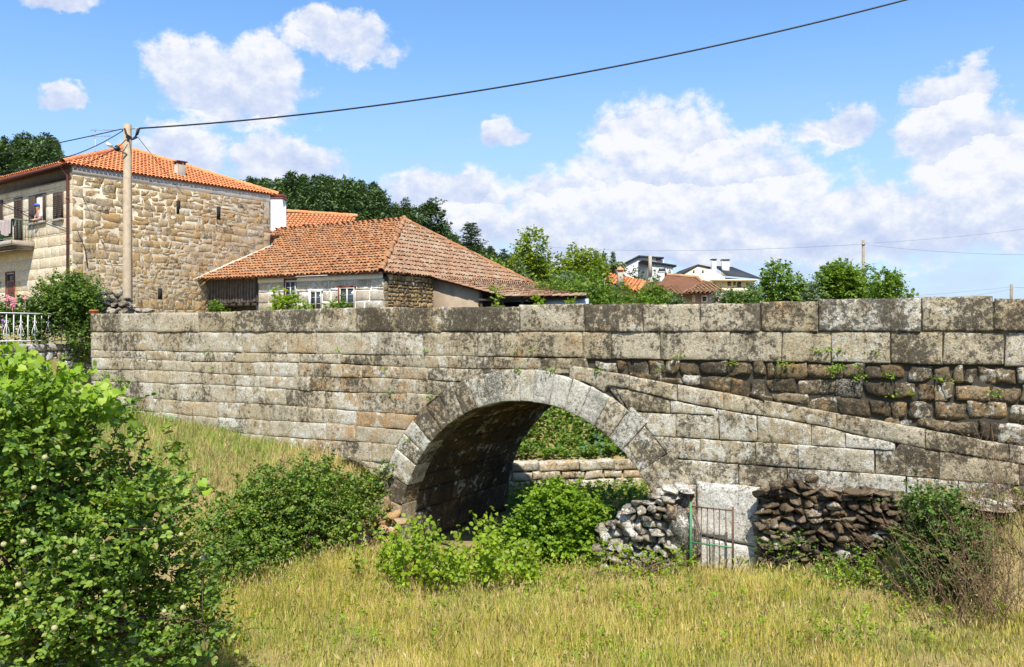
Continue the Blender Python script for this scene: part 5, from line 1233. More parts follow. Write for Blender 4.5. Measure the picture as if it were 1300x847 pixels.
def lone_pine(x, ytop, ybot, d, seed, label, kind, wpx):
    p = px(x, 421.5, d); base = np.array([p[0], p[1], EYE + (YH - ybot) / F * d]); h = (ybot - ytop) / F * d; t = thing('pine_tree', label, 'tree', base, 'lone pines at the edge of the wood')
    (v, f), mb = pine_mesh(seed, kind); sx = wpx / F * d / .5; sc = np.array([sx, sx, h])
    obj('crown', v * sc + base, [f], M['l_pine'], t); mt = MB(); mt.v = [q * np.array([h, h, h]) * np.array([.9, .9, 1]) + base for q in mb.v]; mt.f = mb.f; mt.t = mb.t; mt.n = mb.n; mt.build('trunk', M['bark'], t, smooth=True, tone=False)
lone_pine(515, 252, 300, 105, 801, 'rounded dark pine next to the peak of the farmhouse roof', 'dense', 30)
lone_pine(547, 252, 310, 100, 802, 'tall pine with bare trunk showing below a broad flat crown', 'umbrella', 38)
lone_pine(598, 283, 335, 100, 803, 'solitary dense pine standing apart over the sloping roof edge', 'dense', 46)
lone_pine(566, 291, 330, 102, 804, 'small pine low between the flat crowned pine and the solitary one', 'dense', 22)
lone_pine(622, 312, 345, 110, 805, 'small slim pine beside the bright green tree', 'dense', 18)
lone_pine(778, 320, 362, 120, 806, 'small far pine just left of the grey house', 'dense', 17); lone_pine(766, 322, 360, 125, 807, 'tiny far pine further from the grey house, its tip rounded', 'dense', 15)
lone_pine(757, 318, 360, 118, 808, 'far pine rising behind the bright green trees', 'dense', 19)

# --- broadleaf trees and bushes beyond the bridge
def tp(name, label, x, ytop, d, wpx, seed, leafn, size, mat, rzf=.5, group='trees beyond the bridge', **kw):
    b = gbase(x, d); b[2] = 3.4; top = px(x, ytop, d)[2]; rx = wpx / 2 / F * d; tree(name, label, 'tree', b, top, (rx, rx, (top - b[2]) * rzf), seed, leafn, size, M[mat], group=group, **kw)
tp('leafy_tree', 'tallest bright yellow green tree behind the lean-to roof', 668, 294, 50, 84, 901, 9000, .16, 'l_tree', .48, nclump=30, clump=.36)
tp('leafy_tree', 'bright green tree with a rounded top between the tallest tree and the palm', 722, 315, 51, 76, 902, 7500, .16, 'l_tree', .48, nclump=26, clump=.36)
tp('leafy_tree', 'broad yellowish tree nearest the grey house', 750, 322, 53, 56, 903, 6000, .16, 'l_tree', .5, nclump=24, clump=.34)
tp('leafy_tree', 'grey green olive like tree at the foot of the tallest bright tree', 650, 334, 44, 46, 904, 5000, .09, 'l_olive', .5)
tp('leafy_tree', 'pale grey green tree above the hedge in front of the orange cottage', 716, 346, 43, 64, 905, 6000, .1, 'l_olive', .5)
tp('leafy_tree', 'dark rounded tree between the cottage chimney and the grey house', 806, 345, 74, 46, 906, 3500, .2, 'l_dark', .55)
tp('leafy_tree', 'dark upright rounded shrub tree in front of the grey house wall', 832, 343, 84, 16, 907, 1800, .2, 'l_dark', .5)
tp('leafy_tree', 'light feathery tree with lumpy top just right of the cream house', 995, 336, 48, 78, 908, 8500, .14, 'l_tree2', .5, nclump=20, clump=.32)
tp('leafy_tree', 'low pale green tree in front of the cream house', 955, 362, 42, 56, 909, 5500, .09, 'l_olive', .55)
tp('leafy_tree', 'spiky leaved green tree directly left of the wooden pole', 1062, 333, 44, 60, 910, 8000, .13, 'l_tree2', .5, nclump=24, clump=.34)
tp('leafy_tree', 'dense green tree partly behind the wooden pole', 1095, 340, 48, 54, 911, 6500, .13, 'l_tree2', .55)
tp('leafy_tree', 'low bushy tree between the two bigger trees near the pole', 1022, 362, 43, 52, 912, 5000, .11, 'l_olive', .55)
tp('leafy_tree', 'small sprawling tree with spreading branches furthest right along the parapet', 1140, 343, 42, 52, 913, 3200, .13, 'l_tree2', .55, nclump=22, clump=.24)
tp('leafy_tree', 'small bushy tree filling the gap right of the wooden pole', 1118, 360, 46, 40, 914, 4000, .12, 'l_tree2', .6)
for i, (x, yt, d, w, m_, lb) in enumerate(((705, 360, 37, 78, 'l_tree2', 'dense green bush behind the lean-to end along the parapet'), (738, 351, 36, 76, 'l_tree2', 'largest rounded green bush rising in front of the orange cottage'),
        (795, 371, 36, 62, 'l_tree2', 'green bush between the largest bush and the pink house'), (834, 365, 37, 38, 'l_tree2', 'leafy bush overlapping the pink house wall'), (853, 375, 38, 26, 'l_olive', 'small pale bush at the pink house windows'), (926, 376, 38, 34, 'l_olive', 'low pale bush below the cream house'), (942, 375, 37, 34, 'l_dark', 'low dark bush beside the pale one below the cream house'))):
    b = gbase(x, d); b[2] = 3.4; top = px(x, yt, d)[2]; rx = w / 2 / F * d; rng = np.random.default_rng(920 + i)
    cen = [b + np.array([rng.uniform(-.7, .7) * rx, rng.uniform(-.7, .7) * rx, 0]) + Z * max(.2, (top - b[2]) * rng.uniform(.35, 1.) - rx * .3) for _ in range(14)]
    bush('leafy_bush', lb, 'bush', b, cen, [rx * .48 * rng.uniform(.8, 1.2) for _ in cen], 1500, 5, .3, .12, M[m_], 930 + i, 'bushes along the parapet', 'kite', .42)
# palm between the bright trees and the cottage
b = gbase(771, 62); b[2] = 3.4; pt = thing('palm_tree', 'small palm with drooping fronds just above the orange cottage roof', 'tree', b); top = px(771, 340, 62); mb = MB(); mb.tube([b, top], [.22, .16], 8); mb.build('trunk', M['bark'], pt, smooth=True, tone=False)
rng = np.random.default_rng(940); parts = []
for i in range(22):
    a = rng.uniform(0, 6.28); L = rng.uniform(.9, 1.5); u = np.linspace(.05, 1, 14); dirv = np.array([math.cos(a), math.sin(a), 0]); el0 = rng.uniform(.2, 1.3)
    pts = top + dirv * (u * L)[:, None] + Z * (u * L * el0 - u ** 2 * L * 1.0)[:, None]
    for sg in (-1, 1): parts.append(leaves(pts, np.cross(dirv, Z) * sg + dirv * .5 - Z * .4 + rng.normal(0, .1, pts.shape), np.tile(Z, (14, 1)), .38, 'kite', .12))
v, f = merge(parts); obj('crown', v, f, M['l_olive'], pt)
# growth behind the parapet in front of the farmhouse
for i, (x, yt, w, d, m_, lb, sh, n_) in enumerate(((358, 374, 46, 28.6, 'l_young', 'bright weeds growing under the first farmhouse window', 'oval', 330), (352, 356, 9, 29.5, 'l_young', 'tall thin weed climbing between two farmhouse windows', 'oval', 60), (418, 377, 44, 28, 'l_tree2', 'leafy green shrub covering the small middle farmhouse window', 'oval', 380),
        (384, 384, 30, 28.4, 'l_young', 'low weeds between the shrub and the first farmhouse window', 'oval', 170), (270, 382, 20, 27.5, 'l_tree2', 'fern like plant at the dark opening under the plank gallery', 'kite', 150), (288, 388, 16, 27.5, 'l_tree2', 'smaller fern like plant right of the taller one under the gallery', 'kite', 90),
        (630, 352, 10, 29, 'l_young', 'thin weed standing up beside the lean-to posts', 'oval', 60), (683, 372, 9, 28.8, 'l_young', 'thin weed in front of the pale blue shed wall', 'oval', 60), (726, 376, 10, 28.5, 'l_young', 'small weed at the far end of the lean-to', 'oval', 50))):
    b = px(x, 421.5, d); b = np.array([b[0], b[1], 3.5]); top = px(x, yt, d)[2]; rx = w / 2 / F * d; rng = np.random.default_rng(950 + i)
    cen = [b + np.array([rng.uniform(-.75, .75) * rx, rng.uniform(-.3, .3) * rx, 0]) + Z * (top - b[2]) * rng.uniform(.35, .88) for _ in range(9)]
    bush('weed' if rx < .45 else 'shrub', lb, 'plant', b, cen, [max(.1, rx * .36 * rng.uniform(.7, 1.2)) for _ in cen], n_, 6, .2, .085, M[m_], 960 + i, 'plants behind the parapet', sh, .42, stem=.012)
mb = MB(); rg = np.random.default_rng(970)
for _ in range(120):
    c = k(rg.uniform(-8.2, -3.4), rg.uniform(-2.6, -1.6), 0); c[2] = 4.35 + .3 * rg.random() + .16 * math.sin((c[0] + 9) * .8); a = rg.uniform(0, 6.28); e = np.array([math.cos(a), math.sin(a), rg.uniform(-.3, .3)]); n_ = unit(np.cross(e, [rg.normal(), rg.normal(), .4])); s_ = np.cross(n_, e); V = []
    for l, rr in ((0, .09), (.38, .075)):
        for t_ in np.linspace(0, math.pi, 6): V.append(c + e * l + s_ * math.cos(t_) * rr + n_ * math.sin(t_) * rr)
    mb.add(V, [[[i, i + 1, i + 7, i + 6] for i in range(5)]])
for _ in range(60): rock(mb, k(rg.uniform(-8.4, -3.2), rg.uniform(-2.6, -1.5), 4.1 + .2 * rg.random()), (.25, .25, .16), rg, 3)
tag(mb.build('tile_heap', M['tile_lichen'], loc=k(-6, -2, 3.5), tone=False), 'heap of broken old roof tiles lying in front of the farmhouse behind the parapet', 'rubble heap')

# --- left garden: shrub hanging over the wall end, flowers
rng = np.random.default_rng(980); cen, rad = [], []
for x, y, rx in ((66, 390, 26), (95, 382, 26), (84, 405, 22), (104, 405, 20), (102, 425, 17), (108, 438, 12), (104, 450, 9), (56, 402, 16), (115, 386, 13), (90, 372, 18), (44, 394, 14), (100, 392, 22)):
    d = rng.uniform(25.6, 27); cen.append(px(x, y, d)); rad.append(rx * .92 / F * d)
bush('evergreen_shrub', 'dense evergreen shrub hanging over the wall between railing and bridge', 'bush', px(92, 430, 27.2), cen, rad, 2600, 6, .22, .075, M['l_dark'], 981, canes=40, cl=.5)
cen = [px(x, y, 26.2 + rng.uniform(-.3, .5)) for x, y in ((70, 375), (96, 366), (112, 372), (60, 388), (84, 380), (105, 380))]
bush('feathery_shrub', 'lighter feathery shrub on top of the evergreen one below the downpipe', 'bush', px(92, 400, 26.6), cen, [.5, .42, .36, .36, .5, .4], 700, 6, .3, .07, M['l_tree2'], 982)
cen = [px(x, y, 25.6 + rng.uniform(-.2, .5)) for x, y in ((4, 396), (18, 394), (30, 398), (10, 408), (26, 412), (44, 416), (-8, 402), (58, 420), (4, 425), (40, 428))]
ph = thing('hydrangea', 'flowering bush with pink heads behind the white railing', 'plant', px(15, 430, 25.8)); p, d_ = shell(rng, cen, np.full(len(cen), .34), 620); v, f = sprays(rng, p, d_, 5, .2, .085, 'oval', .5); obj('foliage', v, [f], M['l_dark'], ph)
for i, (x, y) in enumerate(((10, 377), (14, 379), (18, 380), (19, 384), (32, 379), (8, 381), (16, 388))):
    mb = MB(); c = px(x, y, 25.2)
    for _ in range(26): q = unit(rng.normal(0, 1, 3)) * .05; mb.ball(c + q, .018, 5, 4)
    mb.tube([c, c - Z * .3], .006, 4); mb.build('flower_head', M['pink'], ph, tone=False)
for x, y, m_, nm, lb in ((3.5, 407, 'purple', 'flower', 'single purple bloom poking through the white railing'), (68, 414, 'terracotta', 'flower', 'red bloom seen behind the scrolls of the railing'), (39.5, 424, 'yellow', 'flower', 'tiny yellow bloom behind the railing')):
    mb = MB(); c = px(x, y, 24.6 if x < 20 else 26); 
    for _ in range(16): mb.ball(c + unit(rng.normal(0, 1, 3)) * .035, .02, 5, 4)
    mb.tube([c, c - Z * .35], .006, 4); tag(mb.build(nm, M[m_], loc=c - Z * .35, tone=False), lb, 'flower')

# --- quince tree in the left foreground
rng = np.random.default_rng(1001)
qb = px(60, 421.5, 9.3); qb = np.array([qb[0] - .1, qb[1], float(zw(qb[0], qb[1]))])
qt = thing('quince_tree', 'leafy quince tree with pale fuzzy fruit filling the left foreground', 'tree', qb)
blobs = [(30, 560, 78), (95, 600, 80), (20, 640, 85), (110, 690, 88), (175, 600, 50), (165, 660, 60), (215, 625, 34), (190, 720, 62), (240, 735, 40), (60, 740, 85), (150, 780, 80), (20, 800, 80), (230, 790, 50), (60, 520, 46), (130, 545, 40),
         (-40, 600, 90), (-40, 720, 90), (270, 770, 26), (205, 580, 22), (232, 655, 22), (150, 520, 20), (90, 840, 80), (200, 850, 60), (-20, 520, 60), (240, 600, 14), (250, 625, 12)]
blobs += [(20, 590, 46), (45, 640, 46), (70, 610, 40), (30, 690, 50), (5, 660, 40)]
cen, rad = [], []
for x, y, rr in blobs:
    for _ in range(3 if rr > 45 else 2):
        d = rng.uniform(8.5, 10.1); sp = rr * .45; xx, yy = x + rng.normal(0, sp * .6), y + rng.normal(0, sp * .6); cen.append(px(xx, yy, d)); rad.append(rr / F * d * rng.uniform(.5, .75))
p, d_ = shell(rng, cen, rad, 3800, .35); p2 = p[p[:, 2] > zw(p[:, 0], p[:, 1]) + .1]; d2 = d_[p[:, 2] > zw(p[:, 0], p[:, 1]) + .1]
v, f = sprays(rng, p2, d2, 9, .3, .072, 'oval', .36, .45, .9, -.2); q2, e2 = shell(rng, cen, rad, 110, .75); v2, f2 = sprays(rng, q2, e2 + [[0, -.2, .5]], 16, .6, .07, 'oval', .36, .45, .9, -.3); f = np.concatenate([f, f2 + len(v)]); v = np.concatenate([v, v2]); obj('crown', v, [f], M['l_quince'], qt)
mb = MB(); fork = qb + Z * .7; mb.tube([qb - Z * .2, qb + Z * .3, fork], [.13, .1, .09], 8); limbs(mb, fork, cen[:40], .045, rng, .12, 9, .15)
for _ in range(260):
    i = rng.integers(0, len(p2)); q = p2[i]; mb.tube([q - d2[i] * .25 - Z * .08, q - d2[i] * .05, q + d2[i] * .15 + Z * .03], [.007, .005, .003], 4)
mb.build('trunk', M['bark'], qt, smooth=True, tone=False)
fr0 = None; cand = p[(p[:, 1] < 9.6)]; cand = cand[rng.permutation(len(cand))]; cnt = 0
for q in cand:
    if q[0] < -6.2 or q[2] < 1.0: continue
    q = q + np.array([0, -.24, .0]); rr = rng.uniform(.024, .033)
    if fr0 is None:
        mb = MB(); mb.ball((0, 0, 0), (1, 1, .95), 10, 8); mb.tube([[0, 0, .85], [0.1, 0, 1.5]], [.12, .1], 5); mb.ball((0, 0, -.95), (.22, .22, .12), 6, 4)
        o = mb.build('fruit', M['fruit'], qt, smooth=True, tone=False); fr0 = o
    else: o = fr0.copy(); COL.objects.link(o); o.parent = qt
    o.location = tuple(q - qb); o.scale = (rr,) * 3; o.rotation_euler = (rng.uniform(-.6, .6), rng.uniform(-.6, .6), rng.uniform(0, 6)); cnt += 1
    if cnt >= 85: break
# --- grape vine climbing over it
vb = px(-30, 421.5, 10.8); vb = np.array([vb[0], vb[1], float(zw(vb[0], vb[1]))])
vt = thing('grape_vine', 'bright yellow green grape vine spreading over the top of the quince tree', 'vine', vb)
cen, rad = [], []
for x, y, rr, n_ in ((10, 470, 26, 3), (45, 478, 26, 3), (80, 490, 26, 3), (110, 505, 24, 3), (30, 500, 34, 4), (70, 520, 36, 4), (120, 530, 26, 3), (15, 530, 34, 3), (5, 445, 14, 2), (34, 452, 10, 2), (96, 478, 12, 2), (150, 500, 10, 1), (88, 560, 30, 2), (30, 570, 30, 2), (175, 545, 12, 1), (230, 640, 9, 1), (233, 665, 10, 1), (228, 612, 8, 1), (75, 600, 16, 1), (86, 570, 18, 2), (250, 605, 8, 1), (256, 618, 7, 1), (118, 470, 7, 1), (112, 462, 6, 1)):
    for _ in range(n_): d = rng.uniform(8.6, 9.6); cen.append(px(x + rng.normal(0, rr * .35), y + rng.normal(0, rr * .35), d)); rad.append(rr * .7 / F * d)
p, d_ = shell(rng, cen, rad, 1500, .3); sz = rng.uniform(.05, .105, len(p))
v, f = leaves(p, d_ * .6 + rng.normal(0, .5, p.shape) - Z * .5, d_ * .5 + Z * .5 + np.array([0, -.5, 0]) + rng.normal(0, .35, p.shape), sz, 'vine'); obj('foliage', v, [f], M['l_vine'], vt)
mb = MB(); limbs(mb, vb, cen[::5], .022, rng, .1, 10, .25); mb.build('stem', M['bark'], vt, smooth=True, tone=False)
# --- flowers spray beside the vine at the far left
mb = MB()
# --- brambles on the bank left of the arch
cen, rad = [], []
for x, y, rr in ((300, 690, 44), (320, 655, 40), (350, 640, 36), (385, 640, 40), (420, 630, 34), (405, 610, 26), (365, 615, 26), (440, 625, 26), (455, 650, 22), (470, 615, 16), (478, 605, 12), (340, 690, 44), (385, 680, 40), (425, 665, 26), (290, 720, 36), (330, 720, 36), (280, 660, 24), (370, 715, 24), (395, 600, 18), (330, 620, 22), (470, 640, 14)):
    d = float(np.interp(x, [270, 480], [14.6, 17.3])) - (y - 640) * .012 + rng.uniform(-.2, .2); cen.append(px(x, y, d)); rad.append(rr * .8 / F * d)
bush('bramble_thicket', 'dark green bramble thicket spilling down the bank beside the left of the arch', 'bush', px(370, 720, 15.2), cen, rad, 4200, 6, .26, .062, M['l_bramble'], 1011, wid=.4, inner=.45, canes=130, cl=.85)
# --- climber mound in front of the far wall
cen, rad = [], []
for x, y, rr in ((706, 652, 40), (680, 668, 34), (730, 660, 34), (700, 690, 40), (745, 650, 22), (668, 695, 26), (735, 695, 32), (716, 634, 20), (762, 648, 10), (690, 640, 18), (655, 680, 16), (752, 680, 20)):
    d = 15.6 + rng.uniform(-.4, .3); cen.append(px(x, y, d)); rad.append(rr * .72 / F * d)
bush('leafy_climber_mound', 'bright green rounded mound of climber leaves inside the arch opening', 'bush', px(706, 722, 15.5), cen, rad, 2300, 6, .2, .07, M['l_ivy'], 1012, wid=.5, inner=.5, canes=60, cl=.5)
# --- young shoots in front of the arch
for g_, (n_, x0, x1, y0, y1, lb) in enumerate(((16, 468, 560, 655, 700, 'clump of bright young leafy shoots at the left foot of the arch'), (20, 545, 640, 655, 705, 'clump of tall bright leafy shoots in the middle of the arch opening'), (12, 600, 700, 680, 715, 'lower clump of bright leafy shoots at the foot of the climber mound'))):
    b = px((x0 + x1) / 2, 735, 14.2); yt_ = thing('sapling_clump', lb, 'plant', b, 'young shoots in front of the arch'); parts = []; mb = MB()
    for _ in range(n_):
        x = rng.uniform(x0, x1); d = rng.uniform(13.4, 14.9); bs = px(x + rng.normal(0, 6), 421.5, d); bs = np.array([bs[0], bs[1], float(zw(bs[0], bs[1]))]); tp_ = px(x, rng.uniform(y0, y1), d) + rng.normal(0, .08, 3); u = np.linspace(0, 1, 26)[:, None]
        pts = bs + (tp_ - bs) * u + np.array([rng.normal(0, .12), 0, 0]) * np.sin(u * 3); mb.tube(pts[::5], np.linspace(.009, .003, len(pts[::5])), 4)
        q = pts[7:]; nn = len(q); rep = 3; qq = np.repeat(q, rep, 0) + rng.normal(0, .07, (nn * rep, 3)); parts.append(leaves(qq, rng.normal(0, 1, qq.shape) + Z * .1, Z * .7 + np.array([0, -.5, 0]) + rng.normal(0, .5, qq.shape), rng.uniform(.055, .1, len(qq)), 'oval', .42))
    v, f = merge(parts); obj('foliage', v, f, M['l_young'], yt_); mb.build('stem', M['bark'], yt_, smooth=True, tone=False)
# --- right-hand shrub, dry stems, small green weeds
cen, rad = [], []
for x, y, rr in ((1175, 650, 30), (1205, 655, 32), (1190, 685, 40), (1225, 690, 36), (1160, 690, 26), (1235, 660, 22), (1210, 720, 40), (1165, 725, 26), (1250, 720, 22), (1165, 635, 14), (1195, 635, 14)):
    d = 11.5 + rng.uniform(-.4, .3); cen.append(px(x, y, d)); rad.append(rr * .72 / F * d)
bush('wild_shrub', 'dark green wild shrub growing on the bank below the right end of the parapet', 'bush', px(1200, 745, 11.5), cen, rad, 1700, 6, .2, .05, M['l_dark'], 1013, wid=.36, inner=.4, canes=70, cl=.6)
cen = [px(x, y, 12.2 + rng.uniform(-.3, .3)) for x, y in ((1060, 730), (1085, 722), (1110, 735), (1075, 742), (1040, 738), (1095, 748), (1120, 722))]
bush('low_weeds', 'low green weeds at the foot of the mossy drystone wall', 'plant', px(1080, 752, 12.2), cen, np.full(len(cen), .2), 420, 6, .16, .045, M['l_bramble'], 1014)
cen = [px(x, y, 13.2 + rng.uniform(-.2, .2)) for x, y in ((985, 690), (1000, 700), (972, 705), (1012, 690), (1040, 700))]
bush('low_weeds', 'sparse green weeds creeping over the mossy wall next to the white slab', 'plant', px(990, 716, 13.2), cen, np.full(len(cen), .16), 140, 6, .16, .04, M['l_bramble'], 1015)
cen = [px(x, y, 13.75 + rng.uniform(-.15, .2)) for x, y in ((775, 712), (800, 708), (825, 716), (850, 712), (872, 718), (760, 700))]
bush('low_weeds', 'ragged green weeds at the foot of the pale drystone heap', 'plant', px(815, 728, 13.75), cen, np.full(len(cen), .15), 130, 6, .2, .05, M['l_young'], 1016)
parts = []; mb = MB()
for _ in range(110):
    ps_, pt_ = rng.uniform(-10.5, -3.8), rng.uniform(.5, 4.2); b = st(ps_, pt_, float(zg(ps_, pt_)) - .03); L = rng.uniform(.35, 1.0); dr = unit(np.array([rng.normal(0, .25), rng.normal(0, .2), 1])); u = np.linspace(0, 1, 7)[:, None]
    pts = b + dr * L * u + np.array([rng.normal(0, .2), 0, -.1]) * u ** 2; mb.tube(pts, np.linspace(.008, .003, 7), 4)
    for j in (3, 4, 5): e = unit(dr + rng.normal(0, .6, 3)) * rng.uniform(.08, .2); mb.tube([pts[j], pts[j] + e], [.004, .002], 3)
tag(obj('bank_stalks', np.concatenate(mb.v), [np.concatenate([q for q in mb.f if q.shape[1] == 4])], M['dry_stem'], loc=st(-7, 2, 1.4)), 'scattered dry brown stalks standing in the bank grass', 'dry weeds', kind='stuff')
parts = []; mb = MB()
for _ in range(190):
    x = rng.normal(1262, 34) if rng.random() < .8 else rng.uniform(1150, 1300); d = rng.uniform(10.2, 11.6); b = px(x, 421.5, d); b = np.array([b[0], b[1], float(zw(b[0], b[1])) - .03]); L = rng.uniform(.7, 1.75); dr = unit(np.array([rng.normal(-.12, .28), rng.normal(0, .2), 1])); u = np.linspace(0, 1, 9)[:, None]; bend = np.array([rng.normal(-.1, .35), rng.normal(0, .2), -.15])
    pts = b + dr * L * u + bend * L * u ** 2 * .5; mb.tube(pts, np.linspace(.0055, .002, 9), 4)
    for j in (4, 5, 6, 7):
        if rng.random() < .7: e = unit(dr + rng.normal(0, .6, 3)) * rng.uniform(.1, .3); mb.tube([pts[j], pts[j] + e], [.003, .0012], 3)
    q = pts[4:].repeat(2, 0) + rng.normal(0, .05, (10, 3)); parts.append(leaves(q, rng.normal(0, 1, q.shape), rng.normal(0, 1, q.shape), rng.uniform(.015, .035, 10), 'kite', .3))
v, f = merge(parts); dv = np.concatenate(mb.v); n0 = len(dv)
tag(obj('dry_stems', np.concatenate([dv, v]), [np.concatenate([q for q in mb.f if q.shape[1] == 4]), f[0] + n0], M['dry_stem'], loc=px(1260, 745, 11)), 'tangle of dry brown weed stems', 'dry weeds', kind='stuff')
# --- undergrowth on the far bank seen through the arch
s_, t_ = rng.uniform(-9, 5, 15000), -rng.uniform(6.2, 15.5, 15000); lump = .25 + .22 * np.sin(1.9 * s_ + t_) * np.sin(1.3 * t_ + .5)
ok = t_ < np.clip(-6.85 - .78 * (s_ + 4.16), -10.6, -5.6) - .45; s_, t_, lump = s_[ok], t_[ok], lump[ok]
P = P0 + s_[:, None] * U + t_[:, None] * N + (zg(s_, t_) + lump * rng.uniform(.2, 1.3, len(s_)))[:, None] * Z
fs, ft = rng.uniform(-5, 4.5, 2600), -rng.uniform(4.2, 10, 2600); ok = ft > np.clip(-6.85 - .78 * (fs + 4.16), -10.6, -5.6) + .3; fs, ft = fs[ok], ft[ok]
P = np.concatenate([P, P0 + fs[:, None] * U + ft[:, None] * N + (zg(fs, ft) + rng.uniform(.0, .3, len(fs)))[:, None] * Z])
v, f = sprays(rng, P, np.tile(Z, (len(P), 1)) + np.array([0, -.6, 0]), 5, .28, .1, 'oval', .45)
tag(obj('undergrowth', v, [f], M['l_tree2'], loc=st(-2.5, -11, 1.2)), 'thick green undergrowth covering the bank beyond the arch', 'undergrowth', kind='stuff')
bf = px(775, 578, 25.8); parts = []; ff = thing('fig_plant', 'blue green large leaved plant above the wall seen through the arch', 'plant', bf - Z * .5)
q = bf + rng.normal(0, 1, (90, 3)) * np.array([.42, .3, .2]) + Z * .15; v, f = leaves(q, rng.normal(0, 1, q.shape) + Z * .4, np.array([0, -.6, .8]) + rng.normal(0, .3, q.shape), .3, 'vine'); obj('foliage', v, [f], leafm('blue_green_leaf', [(.06, .14, .07), (.1, .2, .1)], .25), ff)

# --- grass
def blades(rng, pts, hgt, wid, lean=.35):
    n = len(pts); a = rng.uniform(0, 6.28, n); d = np.stack([np.cos(a), np.sin(a), np.zeros(n)], 1); b = np.stack([-np.sin(a), np.cos(a), np.zeros(n)], 1)
    h = hgt[:, None]; w = (wid * rng.uniform(.7, 1.3, n))[:, None]; l = (lean * rng.uniform(.1, 1.4, n))[:, None] * h
    v = np.stack([pts - b * w, pts + b * w, pts + d * l * .3 + Z * h * .6 + b * w * .7, pts + d * l * .3 + Z * h * .6 - b * w * .7, pts + d * l + Z * h], 1).reshape(-1, 3); k_ = (np.arange(n) * 5)[:, None]
    return v, [np.array([[0, 1, 2, 3]]) + k_, np.array([[3, 2, 4]]) + k_]
def scatter(rng, n, x0, x1, d0, d1):
    d = np.sqrt(rng.uniform(d0 ** 2, d1 ** 2, n)); x = (rng.uniform(x0, x1, n) - 650) / F * d; return x, d
rng = np.random.default_rng(1101)
x, y = scatter(rng, 230000, 230, 1420, 7.5, 16.5); s_, t_ = to_st(x, y); den = .5 + .3 * np.sin(1.1 * x + .4 * y) * np.sin(.9 * y - .5 * x) + .35 * np.sin(2.9 * x - 1.1 * y + 1) * np.sin(3.3 * y + .8 * x)
ok = (t_ > .12 + .1 * rng.random(len(x))) & ((s_ > -4.5) | (zg(s_, t_) < .5)) & (rng.random(len(x)) < np.clip(.3 + .75 * den, .08, 1)); x, y, s_, t_ = x[ok], y[ok], s_[ok], t_[ok]
z = zg(s_, t_); big_ = .5 + .5 * np.sin(.7 * x + 1.3) * np.sin(.8 * y); h = rng.uniform(.08, .40, len(x)) ** .9 * (.5 + .5 * big_ + .45 * np.clip(den[ok] - .4, -.3, .6)) * (1 - .3 * (s_ > 6)) * (.55 + .45 * ss(t_, .3, 2.0))
grn = rng.random(len(x)) < .22 + .5 * ss(np.sin(1.3 * x + 2.1) * np.sin(1.1 * y + .6 * x), .1, .6)
for m_, sel, nm, lb, hk in (('grass', ~grn, 'tall_grass', 'tall dry yellow grass of the meadow in front of the bridge', 1), ('grass_green', grn, 'green_grass', 'greener tufts among the dry grass of the meadow', .85)):
    v, f = blades(rng, np.stack([x, y, z - .02], 1)[sel], h[sel] * hk, .0033, .55)
    tag(obj(nm, v, f, M[m_], loc=st(2, 3, .2)), lb, 'grass', kind='stuff')
wx, wy = scatter(rng, 900, 250, 1330, 9.3, 16); ws2, wt2 = to_st(wx, wy); ok = (wt2 > .3) & ((ws2 > -4.2) | (zg(ws2, wt2) < .45)) & (rng.random(900) < .25 + .75 * ss(np.sin(1.7 * wx + .9) * np.sin(1.5 * wy), -.1, .5)); wx, wy, ws2, wt2 = wx[ok], wy[ok], ws2[ok], wt2[ok]
P = np.stack([wx, wy, zg(ws2, wt2) + rng.uniform(.02, .2, len(wx))], 1).repeat(4, 0) + rng.normal(0, .08, (len(wx) * 4, 3)); v, f = sprays(rng, P, rng.normal(0, .6, P.shape) + Z, 6, .17, .05, 'oval', .34)
tag(obj('meadow_weeds', v, [f], M['l_young'], loc=st(2, 3, .1)), 'broad leaved green weeds scattered through the meadow grass', 'weeds', kind='stuff')
n_ = 9000; i = rng.choice(len(x), n_); P = np.stack([x[i], y[i], z[i] + h[i] * rng.uniform(.8, 1.1, n_)], 1)          # seed heads
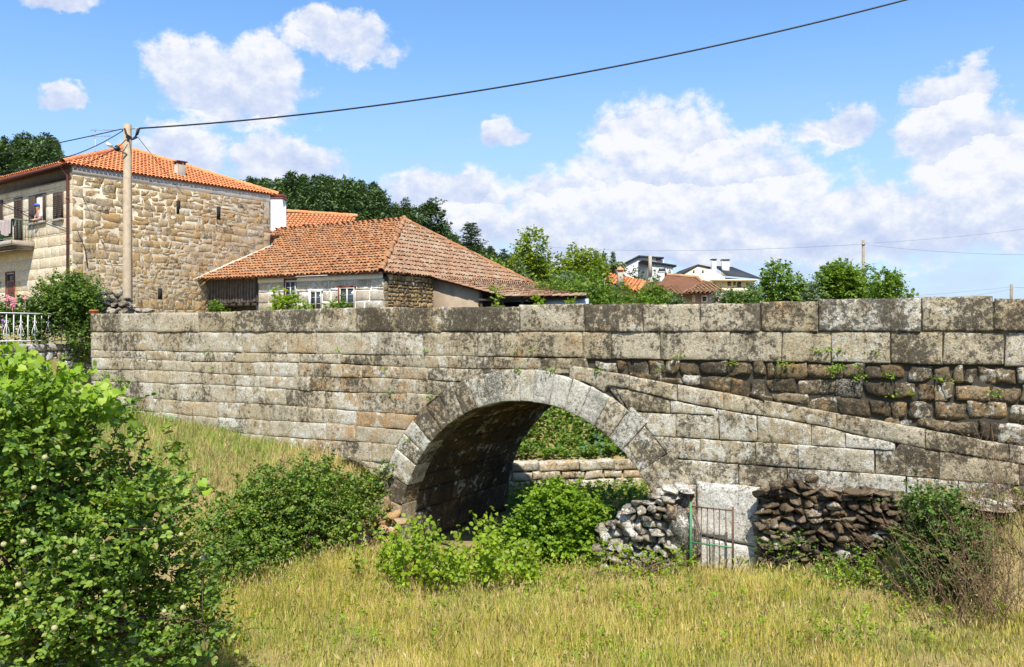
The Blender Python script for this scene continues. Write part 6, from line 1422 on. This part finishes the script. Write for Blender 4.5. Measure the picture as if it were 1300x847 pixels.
v, f = leaves(P, np.array([0, 0, 1.]) + rng.normal(0, .3, (n_, 3)), rng.normal(0, 1, (n_, 3)), rng.uniform(.05, .12, n_), 'kite', .08)
tag(obj('grass_seed_heads', v, [f], M['grass_straw'], loc=st(2, 3, .5)), 'pale seed heads over the tall dry grass', 'grass', kind='stuff')
# bank grass, green above and straw coloured lower down
s_ = rng.uniform(-17, -3.4, 70000); t_ = rng.uniform(.06, 6.5, 70000); ok = (zg(s_, t_) > .45); s_, t_ = s_[ok], t_[ok]
g_ = np.sin(.9 * s_ + .7) * .5 + rng.normal(0, .45, len(s_)) + (-(s_ + 8.0) * .32) - (t_ - 1.6) * .3 > 0
for m_, sel, nm, lb in (('bank_green', g_, 'bank_grass', 'short green grass along the foot of the left wall'), ('grass_straw', ~g_, 'dry_bank_grass', 'straw coloured dry grass on the bank left of the arch')):
    a, b = s_[sel], t_[sel]; P = P0 + a[:, None] * U + b[:, None] * N + (zg(a, b) - .02)[:, None] * Z
    v, f = blades(rng, P, rng.uniform(.08, .3, len(a)), .005, .6); tag(obj(nm, v, f, M[m_], loc=st(-8, 1.5, 1.8)), lb, 'grass', kind='stuff')
# small weeds rooted in the joints of the bridge
parts = []
for x_, y_, m in [(862, 452, 1), (930, 462, 1), (1000, 465, 2), (1062, 470, 2), (1090, 480, 1), (760, 470, 1), (1130, 478, 1), (548, 505, 1), (520, 560, 1), (1196, 480, 1), (152, 482, 5), (120, 470, 2), (136, 478, 3), (1262, 500, 1), (700, 470, 1)] + [(rng.uniform(200, 1290), rng.choice([446, 468, 500]), .6) for _ in range(22)]:
    c = st(s_at(x_), .04, 0); c[2] = EYE + (YH - y_) / F * c[1]; n_ = int(26 * m); q = c + rng.normal(0, 1, (n_, 3)) * np.array([.07, .02, .035]) * math.sqrt(m); parts.append(leaves(q, rng.normal(0, .6, q.shape) + N * .6 + Z * .3, Z + N * .5 + rng.normal(0, .4, q.shape), rng.uniform(.025, .055, n_), 'oval', .35))
v, f = merge(parts); tag(obj('joint_weeds', v, f, M['l_ivy'], loc=st(2, .05, 3.4)), 'small green weeds rooted in the joints of the bridge wall', 'weeds', kind='stuff')
